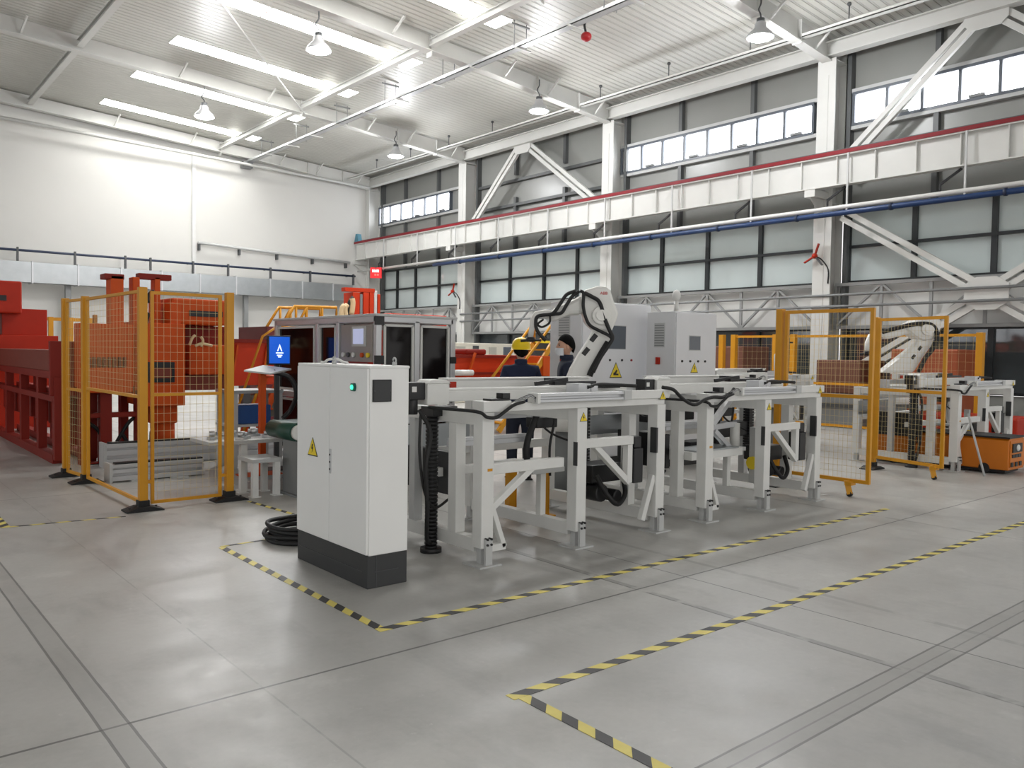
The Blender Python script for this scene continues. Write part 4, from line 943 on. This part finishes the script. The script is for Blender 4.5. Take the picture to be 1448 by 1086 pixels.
t = thing('step_ladder', 'orange access ladder with yellow handrails behind the control desk', 'ladder', PY(375, 640, 11.6))
yl = 11.6; T_ = lambda px, py, y=yl: PY(px, py, y)
for y in (yl, yl + .5):
    q = T_(354, 610, yl); r_ = T_(395, 528, yl); dx = 0
    B().bar((q.x, y, .05), (r_.x + .05, y, 1.25), .05, .09).build('stringer', ORA, t)
    B().tube([(q.x - .1, y, .35), (r_.x - .05, y, 1.75), (r_.x + .25, y, 1.95)], .02, 8).build('handrail', YEL, t)
for i in range(5):
    f = (i + .5) / 5; x = q.x + (r_.x + .05 - q.x) * f; z = .05 + 1.2 * f
    B().box((x - .08, yl, z), (x + .1, yl + .5, z + .025)).build('step', ORA, t)
# white casting table and belt
t = thing('work_table', 'low white table loaded with silver castings left of the control cabinet', 'table', (3.75, 9.05, 0))
B().box((3.1, 8.62, .52), (4.5, 9.2, .56)).build('table_top', LGREY, t, .004)
for x in (3.5, 4.25):
    for y in (8.7, 9.12): B().box((x - .035, y - .035, .015), (x + .035, y + .035, .52)).box((x - .06, y - .06, 0), (x + .06, y + .06, .015)).build('leg', WHITE, t)
B().box((3.5, 8.68, .1), (4.3, 8.72, .14)).build('stretcher', LGREY, t)
CAST = mat('cast_aluminium', (190, 192, 194), .3, .85, var=.3, scale=20)
spots = [(3.3, 8.9), (3.52, 8.75), (3.75, 9.05), (3.85, 8.76), (4.12, 8.92), (4.36, 8.75), (3.52, 9.08), (4.38, 9.06)]
hints = ['far left end', 'front left corner', 'rear middle', 'front middle', 'middle right', 'front right corner', 'rear left', 'rear right']
for i, ((x, y), hn) in enumerate(zip(spots, hints)):
    b = B(); a0 = i * .8; T = Matrix.Translation(V((x, y, .56))) @ Matrix.Rotation(a0, 4, 'Z')
    if i == 0:
        b.box((-.1, -.05, 0), (.1, .05, .03)); b.cyl((-.05, 0, .03), (-.05, 0, .09), .04).cyl((.06, 0, .03), (.06, 0, .07), .03).bar((-.05, 0, .06), (.06, 0, .06), .02)
        first = b.build('casting', CAST); first.location = (0, 0, 0); first.data.transform(Matrix.Translation((0, 0, 0)))
        tag(first, 'small silver casting on the low white table, ' + hn, 'casting', 'silver castings on the low table'); o = first
    else: o = copy_tree(first, None, 'small silver casting on the low white table, ' + hn)
    o.location = (x, y, .56); o.rotation_euler = (0, 0, a0)
t = thing('belt_conveyor', 'short belt conveyor with a green belt end just left of the control cabinet', 'conveyor', (4.3, 8.2, 0))
zc = .69; cx_ = 3.78
for y in (7.95, 8.45): B().box((cx_, y - .02, .6), (4.78, y + .02, .78)).build('side_plate', ALU, t)
B().cyl((cx_ - .02, 7.9, zc), (cx_ - .02, 8.5, zc), .095, n=20).box((cx_ - .02, 7.98, .59), (4.78, 8.42, .785)).build('belt', GREENB, t)
B().cyl((cx_ - .02, 7.84, zc), (cx_ - .02, 7.9, zc), .08, n=20).build('roller_end', WHITE, t)
B().box((cx_ + .02, 7.96, .02), (4.1, 8.35, .58)).box((cx_ - .02, 7.93, 0), (4.15, 8.4, .02)).build('stand', MGREY, t); B().box((4.62, 8.0, 0), (4.72, 8.4, .6)).build('leg', LGREY, t)
t = thing('small_bench', 'narrow white bench stand beside the belt conveyor', 'bench', (3.6, 8.35, 0))
B().box((3.4, 8.2, .36), (3.72, 8.6, .4)).build('bench_top', LGREY, t)
for x, y in ((3.44, 8.24), (3.68, 8.24), (3.44, 8.56), (3.68, 8.56)): B().box((x - .03, y - .03, .01), (x + .03, y + .03, .36)).box((x - .05, y - .05, 0), (x + .05, y + .05, .01)).build('leg', WHITE, t)
# aluminium rails lying on the floor
for (xa, xb, y, h, lb) in ((2.5, 3.55, 10.02, .2, 'silver aluminium rail lying on the floor behind the yellow fence'), (2.75, 5.3, 11.3, .3, 'long silver aluminium rail on the floor behind the casting table')):
    t = thing('aluminium_rail', lb, 'rail', ((xa + xb) / 2, y, 0), 'aluminium rails on the floor')
    b = B().box((xa, y, .015), (xb, y + .2, h * .35)).box((xa, y + .05, h * .35), (xb, y + .2, h * .5)).box((xa, y + .02, h * .5), (xb, y + .2, h * .72)).box((xa, y + .06, h * .72), (xb, y + .2, h * .82)).box((xa, y + .03, h * .82), (xb, y + .2, h)); b.build('rail_profile', ALU, t, .003)
    B().box((xa + .05, y + .06, h), (xb, y + .16, h + .02)).build('slide_strip', BLACK, t); B().box((xa - .03, y - .03, 0), (xa, y + .22, h + .02)).build('end_plate', LGREY, t)
    for k in (0, 1): x = xa + .3 + k * (xb - xa - .6); B().box((x - .1, y - .04, 0), (x + .1, y + .24, .015)).build('foot', LGREY, t)
t = thing('work_table', 'grey metal table frame with shelf behind the casting table', 'table', (5, 10.3, 0))
for x in (4.0, 4.6):
    for y in (10.25, 10.7): B().box((x - .04, y - .04, 0), (x + .04, y + .04, .98)).build('leg', LGREY, t)
B().box((3.95, 10.2, .98), (4.65, 10.75, 1.02)).build('table_top', GALV, t); B().box((3.95, 10.2, .55), (4.65, 10.75, .58)).build('shelf', LGREY, t)
tag(B().box((4.08, 10.3, .581), (4.52, 10.65, .82)).build('parts_bin', mat('bin_blue', (40, 84, 150), .5), None, .01), 'blue plastic bin on the shelf of the grey metal table', 'bin')

# ================================================================ orange press behind the left fence
t = thing('hydraulic_press', 'big orange hydraulic press behind the yellow mesh fence on the left', 'press', (3.4, 12, 0))
yp = 11.7
def pb(nm, m, px0, py0, px1, py1, dy0=0, dy1=.8, bev=.01, par=None):
    a = PY(px0, py1, yp + dy0); c = PY(px1, py0, yp + dy0)
    return B().box((a.x, yp + dy0, max(0, a.z)), (c.x, yp + dy1, c.z)).build(nm, m, par or t, bev)
cb = pb('ram_beam', ORA, 112, 459, 190, 548, 0, .27)
for i in range(9): x = 118 + i * 7.2; pb('rib', BRICK, x, 505, x + 3, 545, -.06, 0, 0, cb)
pb('ram_beam_lower', ORA, 116, 520, 188, 556, -.1, .2)
fr = pb('press_frame', ORA, 205, 458, 262, 575, -.05, 1.1)
pb('frame_window', BLACK, 208, 512, 247, 541, -.06, -.04, 0, fr); pb('window_plate', BRICK, 214, 520, 243, 535, -.075, -.05, 0, fr)
pb('side_column', ORA, 190, 455, 207, 560, .1, .9)
pb('head_block', ORA, 243, 425, 322, 458, .1, 1.2, .03); pb('head_slot', BLACK, 268, 441, 315, 447, .08, .12, 0)
pb('head_cheek', ORA, 241, 428, 256, 560, .05, .4)
pb('rear_block', RED, 262, 462, 322, 490, .5, 1.2); pb('lower_block', ORA, 268, 488, 325, 530, .2, 1.2, .02); pb('lower_plate', BRICK, 262, 530, 330, 552, .25, 1.2)
pb('guide_column', ORA, 157, 390, 175, 460, .2, .45); pb('guide_column', ORA, 188, 392, 198, 460, .3, .5); pb('guide_column', ORA, 219, 392, 227, 460, .3, .5)
pb('top_bar', RED, 148, 388, 176, 394, .2, .45); pb('top_bar', RED, 196, 389, 243, 394, .3, .45)
pb('cylinder_head', ORA, 216, 560, 252, 600, .1, .5, .03)
a = PY(231, 600, yp + .3); c = PY(231, 640, yp + .3)
B().cyl((a.x, a.y, c.z), (a.x, a.y, a.z + .1), .15, n=20).build('cylinder', ORA, t); B().cyl((a.x, a.y, 0), (a.x, a.y, c.z), .09, n=16).build('piston', RED, t)
for (px, w) in ((119, .12), (149, .14), (197, .1)):
    q = PY(px, 600, yp + .1); B().box((q.x - w / 2, yp + .05, 0), (q.x + w / 2, yp + .2, PY(px, 552, yp + .1).z)).build('leg', RED, t)
    if px > 140: B().box((q.x - w / 2, yp + .8, 0), (q.x + w / 2, yp + .95, PY(px, 552, yp + .8).z)).build('leg', RED, t)
pb('cross_member', RED, 118, 582, 205, 592, .06, .2); pb('base_beam', RED, 118, 648, 250, 656, .0, .2)
hz = [[(150, 650), (165, 625), (180, 600), (190, 590)], [(120, 595), (140, 610), (152, 640), (165, 652), (185, 652)], [(172, 612), (185, 632), (200, 645), (212, 640), (214, 610)]]
for q in hz: sub(t, 'hydraulic_hose', RUBBER, lambda b: b.tube(smooth([PY(x, min(y, 652), yp + .15) for x, y in q], 5), .025, 8))
for q in ([(209, 428), (212, 416), (218, 412)], [(210, 442), (207, 452), (206, 458)]): sub(t, 'hydraulic_hose', RUBBER, lambda b: b.tube(smooth([PY(x, y, yp - .05) for x, y in q], 5), .03, 8))
for q in ([(268, 488), (272, 478), (276, 474)], [(284, 490), (287, 482), (284, 476)], [(276, 489), (286, 486), (300, 489)]): sub(t, 'hose', CREAM, lambda b: b.tube(smooth([PY(x, y, yp + .12) for x, y in q], 5), .02, 8))
for i, px in enumerate((122, 133)): pb('valve', mat('valve_ochre', (180, 120, 50), .5), px, 445, px + 5, 460, .2, .3)

# ================================================================ red roller frame at the left edge
t = thing('roller_bed', 'long red steel roller frame with bars at the left edge', 'machine frame', (2.35, 14, 0))
xr = 2.35
ys_ = [12.05, 13.1, 14.4, 15.7]
for y in ys_: sub(t, 'leg', RED, lambda b: b.box((xr - .055, y - .07, .05), (xr + .055, y + .07, 1.15)), .005); sub(t, 'leg', RED, lambda b: b.box((xr + .358, y - .07, .05), (xr + .46, y + .07, 1.15)), .005)
for x in (xr, xr + .41):
    for z, h in ((.06, .12), (.86, .08), (1.17, .1)): sub(t, 'rail', RED, lambda b: b.box((x - .06, 12.082, z - h / 2), (x + .06, 17.3, z + h / 2)), .004)
sub(t, 'deck', BRICK, lambda b: b.box((xr - .06, 12.1, 1.22), (xr + .46, 17.3, 1.5)), .01)
sub(t, 'end_plate', RED, lambda b: b.box((xr - .1, 12.0, .9), (xr + .5, 12.08, 1.62)), .01)
for i in range(5): sub(t, 'gearbox', RED, lambda b: b.box((xr + .1, 12.6 + i * .95, .45), (xr + .32, 13.2 + i * .95, .8)), .02)
t = thing('red_machine', 'tall bright red machine with a dark slot at the left edge behind the roller frame', 'machine', (2, 18.5, 0))
def mb(nm, m, a, c, bev=.01): return sub(t, nm, m, lambda b: b.box(a, c), bev)
mb('lower_body', RED2, (.3, 17.6, 0), (3.45, 20, 1.75)); mb('column', RED2, (2.55, 17.8, 1.75), (3.3, 19.6, 2.25)); mb('head', RED2, (.3, 17.6, 2.15), (2.85, 19.6, 2.75), .03); mb('slot', BLACK, (1.7, 17.59, 2.38), (2.6, 17.62, 2.48), 0); mb('tool_bay', BLACK, (.6, 17.59, 1.78), (2.4, 17.7, 2.1), 0)
mb('bar', RED, (1.3, 17.3, 1.6), (2.4, 17.4, 1.66))
# small yellow fences behind the red machines
for (xa, xb, y, lb) in ((3.3, 5.0, 22.0, 'small yellow rail fence between the red machine and the orange press'), (9.9, 10.8, 22.0, 'small yellow rail fence right of the orange press before the back wall')):
    t = thing('guard_rail', lb, 'guard rail', ((xa + xb) / 2, y, 0))
    n_ = 4
    for i in range(n_ + 1): x = xa + (xb - xa) * i / n_; B().box((x - .05, y - .05, 0), (x + .05, y + .05, 2.25)).build('post', YEL, t)
    for z in (2.2, 1.2): B().box((xa, y - .03, z - .04), (xb, y + .03, z + .04)).build('rail', YEL, t)
# red conveyor trough in the middle distance
t = thing('trough_conveyor', 'long red steel trough conveyor between the orange press and the blue monitor', 'conveyor', (6, 13.6, 0))
a = PY(326, 492, 13.6); c = PY(409, 533, 13.6)
tr = B().prism([(0, 0), (c.x - a.x + .6, .05), (c.x - a.x + .6, .75), (-.1, .75)], (a.x, 13.6, .92), (1, 0, 0), (0, 0, 1), (0, 1.2, 0)).build('trough', HOPO, t, .01)
for i, px in enumerate((336, 378)):
    q = PY(px, 492, 13.58); r_ = PY(px - 8, 530, 13.58); B().bar((q.x, 13.57, 1.62), (r_.x, 13.57, 1.0), .03, .03).build('stiffener', ORA, tr)
for x in (a.x + .3, c.x - .1): 
    for y in (13.7, 14.6): B().box((x - .06, y - .06, 0), (x + .06, y + .06, .95)).build('leg', DGREY, t)
B().box((a.x, 13.55, 1.66), (c.x + .6, 13.65, 1.72)).build('rim', RED, t)
B().box((a.x + .5, 13.9, .35), (c.x, 14.5, .75)).build('drive_unit', mat('drive_olive', (110, 110, 100), .5), t, .02)
t = thing('raised_platform', 'red raised platform block with yellow stair behind the blue monitor', 'platform', (9, 17, 0))
a = PY(378, 458, 17); c = PY(420, 480, 17)
B().box((a.x, 17, 0), (a.x + 2.5, 18.6, 2.05)).build('platform_body', MAROON, t)
for y in (16.98, 17.8):
    pts = [PY(391, 474, 17), PY(416, 433, 17), PY(475, 435, 17), PY(475, 452, 17)]
    B().tube([(p.x, y, p.z) for p in pts], .035, 8).build('handrail', YEL, t)
    for px in (418, 433, 455): q = PY(px, 434, 17); r_ = PY(px, 455, 17); B().tube([(q.x, y, q.z), (q.x, y, 2.05)], .03, 8).build('baluster', YEL, t)
    B().tube([(PY(424, 452, 17).x, y, PY(424, 452, 17).z), (PY(434, 433, 17).x, y, PY(434, 433, 17).z)], .03, 8).build('brace', YEL, t)
# red column machine beside the corner
t = thing('column_press', 'bright red twin column press near the back corner under the red sign', 'press', (11, 19, 0))
yq = 19.0
for px0, px1, top, m in ((499, 509, 413, HOPO), (509.5, 513, 416, MGREY), (514, 522, 413, HOPO), (523, 529, 412, HOPO), (529.5, 533.5, 411, STEELW), (534.5, 538, 416, HOPO)):
    a = PY(px0, top, yq); c = PY(px1, top, yq); B().box((a.x, yq, 0), (c.x, yq + .5, a.z)).build('column', m, t, .01)
a = PY(488, 410, yq); c = PY(530, 411, yq); B().bar((a.x, yq + .1, a.z + .02), (c.x, yq + .1, c.z), .2, .1).build('top_bar', HOPO, t)
for q in ([(495, 440), (494, 428), (499, 420)], [(492, 448), (494, 438), (496, 426)]): sub(t, 'hose', RUBBER, lambda b: b.tube(smooth([PY(x, y, yq - .1) for x, y in q], 5), .05, 8))
for q in ([(482, 450), (484, 436), (487, 432)], [(489, 450), (488, 436), (491, 431)], [(497, 445), (499, 430), (498, 422)]): sub(t, 'hose', CREAM, lambda b: b.tube(smooth([PY(x, y, yq - .15) for x, y in q], 5), .07, 8))
B().box((PY(480, 452, yq).x, yq - .4, 0), (PY(540, 452, yq).x, yq + .9, 2.1)).build('base_block', RED, t, .02)
t = thing('hopper', 'orange red hopper box behind the enclosure and the worker in the yellow hat', 'hopper', (10.5, 13.2, 0))
a = PY(600, 500, 13.2); c = PY(762, 532, 13.2)
hp = B().box((a.x, 13.2, .75), (c.x, 14.8, 1.5)).build('hopper_body', HOPO, t, .01); B().box((a.x, 13.15, 1.44), (c.x, 13.25, 1.5)).box((a.x, 13.16, 1.1), (c.x, 13.2, 1.15)).build('rim', RED, hp)
q = PY(672, 499, 13.1); r_ = PY(664, 526, 13.1); B().bar(q, r_, .04, .04).build('stiffener', ORA, hp); B().box((PY(668, 498, 13.2).x, 13.4, 1.5), (PY(697, 498, 13.2).x, 14.2, 1.62)).build('lid', RED, hp, .04)
for x in (a.x + .2, c.x - .2):
    for y in (13.3, 14.7): B().box((x - .08, y - .08, 0), (x + .08, y + .08, .75)).build('leg', RED, t)
a = PY(640, 527, 12.9); B().tube([a, PY(668, 527, 12.9)], .06, 10).build('pipe', WHITE, t)
t = thing('machine_cover', 'orange red cover plate seen above the smoked enclosure roof', 'cover', (11, 15.8, 0))
a = PY(550, 446, 15.4); c = PY(632, 451, 15.4); B().box((a.x, 15.4, a.z - .2), (c.x, 16.2, a.z + .05)).build('cover_plate', HOPO, t, .02); B().box((a.x + .1, 15.6, 0), (a.x + .3, 15.8, a.z - .2)).box((c.x - .3, 15.6, 0), (c.x - .1, 15.8, a.z - .2)).build('support', MGREY, t)
t = thing('beige_machine', 'beige panelled machine housing behind the orange red hopper', 'machine', (15.5, 20, 0))
a = PY(628, 484, 20); c = PY(762, 484, 20)
mh = B().box((a.x, 20, 0), (c.x, 21.5, 1.84)).build('housing', BEIGE, t, .02)
for (px0, py0, px1, py1, m) in ((646, 490, 658, 499, mat('grille_grey', (170, 168, 158), .5)), (669, 489, 677, 498, DGREY), (692, 491, 702, 503, mat('grille_grey', (170, 168, 158))), (712, 491, 723, 504, SCR), (740, 491, 752, 504, SCR)):
    a = PY(px0, py1, 19.98); c = PY(px1, py0, 19.98); B().box((a.x, 19.97, a.z), (c.x, 20.0, c.z)).build('front_panel', m, mh)
# yellow stairs by the cabinets
t = thing('yellow_stair', 'steep yellow stair with handrails between the yellow hat and the wide cabinet', 'stairs', (9.7, 12.2, 0))
ysr = 12.0
for y in (ysr, ysr + .6):
    q, r_ = PY(756, 540, ysr), PY(776, 476, ysr)
    B().bar((q.x - .9, y, .05), (r_.x + .1, y, 1.75), .05, .1).build('stringer', YEL, t)
    B().tube([(q.x - .7, y, .95), (r_.x + .15, y, 2.2), (r_.x + .15, y, 1.7)], .028, 8).build('handrail', YEL, t)
for i in range(6): f = (i + .5) / 6; x = q.x - .9 + (r_.x + 1.0 - q.x) * f; B().box((x - .1, ysr, .05 + 1.7 * f), (x + .12, ysr + .6, .08 + 1.7 * f)).build('step', YEL, t)
a = PY(766, 512, ysr); B().box((a.x, ysr - .05, 1.1), (a.x + .3, ysr + .65, 1.5)).build('drive_cover', ORA, t, .01)
t = thing('machine_tower', 'dark machine tower behind the yellow stair', 'machine', PY(765, 540, 13)); a = PY(757, 478, 15.2); c = PY(777, 478, 15.2)
B().box((a.x, 15.2, 0), (c.x, 15.8, a.z)).build('tower_body', CHAR, t); B().box((a.x, 15.18, a.z - .12), (c.x, 15.2, a.z - .06)).build('tower_band', SIGNY, t)
# red message sign
t = thing('led_sign', 'glowing red message sign hanging by the corner column', 'sign', PX(532, 392, 18.3))
a = PX(524, 393, 18.3); c = PX(539, 378, 18.3); ym_ = (a.y + c.y) / 2; zc = (a.z + c.z) / 2
u = V((.75, -.66, 0)).normalized(); nn = V((-.66, -.75, 0)).normalized(); o_ = V((18.3, ym_, zc))
B().prism([(-.24, -.23), (.24, -.23), (.24, .23), (-.24, .23)], o_, u, (0, 0, 1), -nn * .12).build('sign_case', REDSIGN, t)
for i, (x, w) in enumerate(((-.15, .07), (-.07, .06), (.0, .06), (.07, .07))):
    B().prism([(x, .02), (x + w * .85, .02), (x + w * .85, .13), (x + w * .5, .1), (x, .14)], o_ + nn * .004, u, (0, 0, 1), nn * .01).build('sign_letter', LETTER, t)
for x in (-.06, .05): B().prism([(x, -.13), (x + .08, -.13), (x + .08, -.05), (x, -.05)], o_ + nn * .004, u, (0, 0, 1), nn * .01).build('sign_letter', mat('sign_letter_dim', (255, 90, 80), .5, emit=1.2, emit_rgb=(255, 70, 60), var=0), t)
B().tube([o_ + V((0, 0, .23)), V((o_.x, o_.y, 5.0)), V((18.4, o_.y, 5.0))], .02, 6).build('sign_bracket', DGREY, t)
# red fan on columns
for (px, py, lb) in ((640, 412, 'small red wall fan on the second column from the corner'), (1152, 362, 'small red wall fan on the big column')):
    p = PX(px, py, 19.15); t = thing('wall_fan', lb, 'fan', p, 'red wall fans')
    B().ball(p, (.09, .07, .07)).build('fan_hub', RED2, t); B().tube(smooth([p, p + V((.08, -.15, -.1)), p + V((.13, -.3, -.35)), p + V((.13, -.3, -.7))], 4), .018, 6).build('fan_cable', BLACK, t)
    for k, (a, m) in enumerate(((1.9, RED2), (4.0, DGREY), (-.5, RED2))): d_ = V((0, math.cos(a), math.sin(a))); B().bar(p, p + d_ * .32, .03, .06, up=(1, 0, 0)).build('fan_blade', m, t)

# ================================================================ right edge: orange truck, red truck, machines behind the fence
t = thing('tow_truck', 'boxy orange electric truck parked under the far machine frame', 'truck', (12.4, 4.9, 0))
B().prism([(0, .06), (.58, .06), (.58, .46), (.53, .5), (.05, .5), (0, .46)], (12.17, 4.05, 0), (1, 0, 0), (0, 0, 1), (0, 1.9, 0)).build('truck_body', AGV, t, .015)
B().box((12.16, 4.04, .49), (12.74, 5.94, .512)).build('deck_mat', BLACK, t)
B().box((12.2, 4.1, .02), (12.68, 5.9, .06)).build('bumper_skirt', RUBBER, t)
nose = B().box((12.19, 4.035, .1), (12.73, 4.05, .46)).build('front_plate', AGV, t, .004)
B().box((12.24, 4.02, .3), (12.58, 4.036, .42)).build('lamp_recess', BLACK, nose); B().ball((12.42, 4.02, .36), (.06, .02, .045)).build('headlight', WHITE, nose)
for i in range(3): B().box((12.24 + i * .11, 4.022, .23), (12.33 + i * .11, 4.036, .275)).build('name_letter', CHAR, nose)
for i in range(3): B().box((12.2 + i * .15, 4.022, .11), (12.28 + i * .15, 4.036, .17)).build('vent', BLACK, nose)
for x in (12.2, 12.62):
    for y in (4.35, 5.6): B().cyl((x - .04, y, .07), (x + .04, y, .07), .07).build('wheel', RUBBER, t)
t = thing('tow_truck', 'red truck partly seen at the right edge behind the orange truck', 'truck', (15, 5.0, 0)); a = PY(1437, 640, 4.8)
B().box((a.x, 4.8, .08), (a.x + .9, 6.3, .6)).build('truck_body', RED2, t, .03); B().box((a.x + .02, 4.82, 0), (a.x + .88, 6.28, .08)).build('bumper_skirt', RUBBER, t); B().ball((a.x + .3, 4.8, .28), (.06, .03, .05)).build('headlight', WHITE, t)
t = thing('support_pole', 'thin pale pole leaning against the far machine frame leg', 'pole', FL(1392, 674)); a = FL(1392, 674); c = PY(1369, 585, 4.52)
B().tube([a + V((0, 0, .01)), c], .014, 8).build('pole', LGREY, t)
# things behind the far fence
for i, (y0, y1, z, m, lb) in enumerate(((6.6, 8.2, 1.75, mat('dull_orange', (150, 72, 36), .6), 'orange stacked machine part behind the far fence, nearest the viewer'), (8.6, 9.9, 1.5, BRICK, 'brown red machine part behind the far fence, in the middle'), (11.6, 13.4, 1.8, BRICK, 'brown red stacked crates behind the far fence, deepest in the hall'))):
    t = thing('machine_block', lb, 'machine', (18, (y0 + y1) / 2, 0)); B().box((17.2, y0, 0), (18.6, y1, z * .5)).build('lower_block', m if i == 0 else MGREY, t, .03); B().box((17.35, y0 + .15, z * .5), (18.5, y1 - .1, z)).build('upper_block', mat('crate_brown', (104, 62, 44), .6) if i else m, t, .03)
    B().box((17.17, y0 + .1, z * .3), (17.2, y1 - .1, z * .36)).build('band', DGREY, t)
t = thing('control_box', 'grey control box on a post behind the open gate leaves', 'control box', (11.5, 6.6, 0))
B().box((10.6, 6.5, .75), (11.0, 6.75, 1.1)).build('box_body', LGREY, t, .01); B().box((10.75, 6.58, 0), (10.85, 6.68, .75)).build('post', LGREY, t); B().box((10.66, 6.48, .88), (10.76, 6.5, 1.02)).build('gauge', DGREY, t)
# ================================================================ light and camera
w = bpy.data.worlds.new('World'); bpy.context.scene.world = w; w.use_nodes = True
bg = w.node_tree.nodes['Background']; bg.inputs['Color'].default_value = (1.0, .99, .975, 1); bg.inputs['Strength'].default_value = .75
for (x, y), lb in LAMPS:
    ld = bpy.data.lights.new('pendant_light', 'POINT'); ld.energy = 260; ld.shadow_soft_size = .25; ld.color = (.97, .98, 1)
    lo = bpy.data.objects.new('pendant_light', ld); lo.location = (x, y, 8.45); C.objects.link(lo)
cam = bpy.data.cameras.new('camera'); cam.sensor_width = 36; cam.sensor_fit = 'HORIZONTAL'; cam.lens = F / 1448 * 36; cam.clip_end = 200; cam.clip_start = .05
co = bpy.data.objects.new('camera', cam); C.objects.link(co)
co.matrix_world = Matrix.Translation(ORG) @ CAMROT.to_4x4()
sc = bpy.context.scene; sc.camera = co
sc.view_settings.view_transform = 'Standard'; sc.view_settings.look = 'None'; sc.view_settings.gamma = 1; sc.view_settings.use_curve_mapping = False
sc.view_settings.exposure = 0.78
sc.cycles.max_bounces = 8; sc.cycles.diffuse_bounces = 5; sc.cycles.sample_clamp_indirect = 6
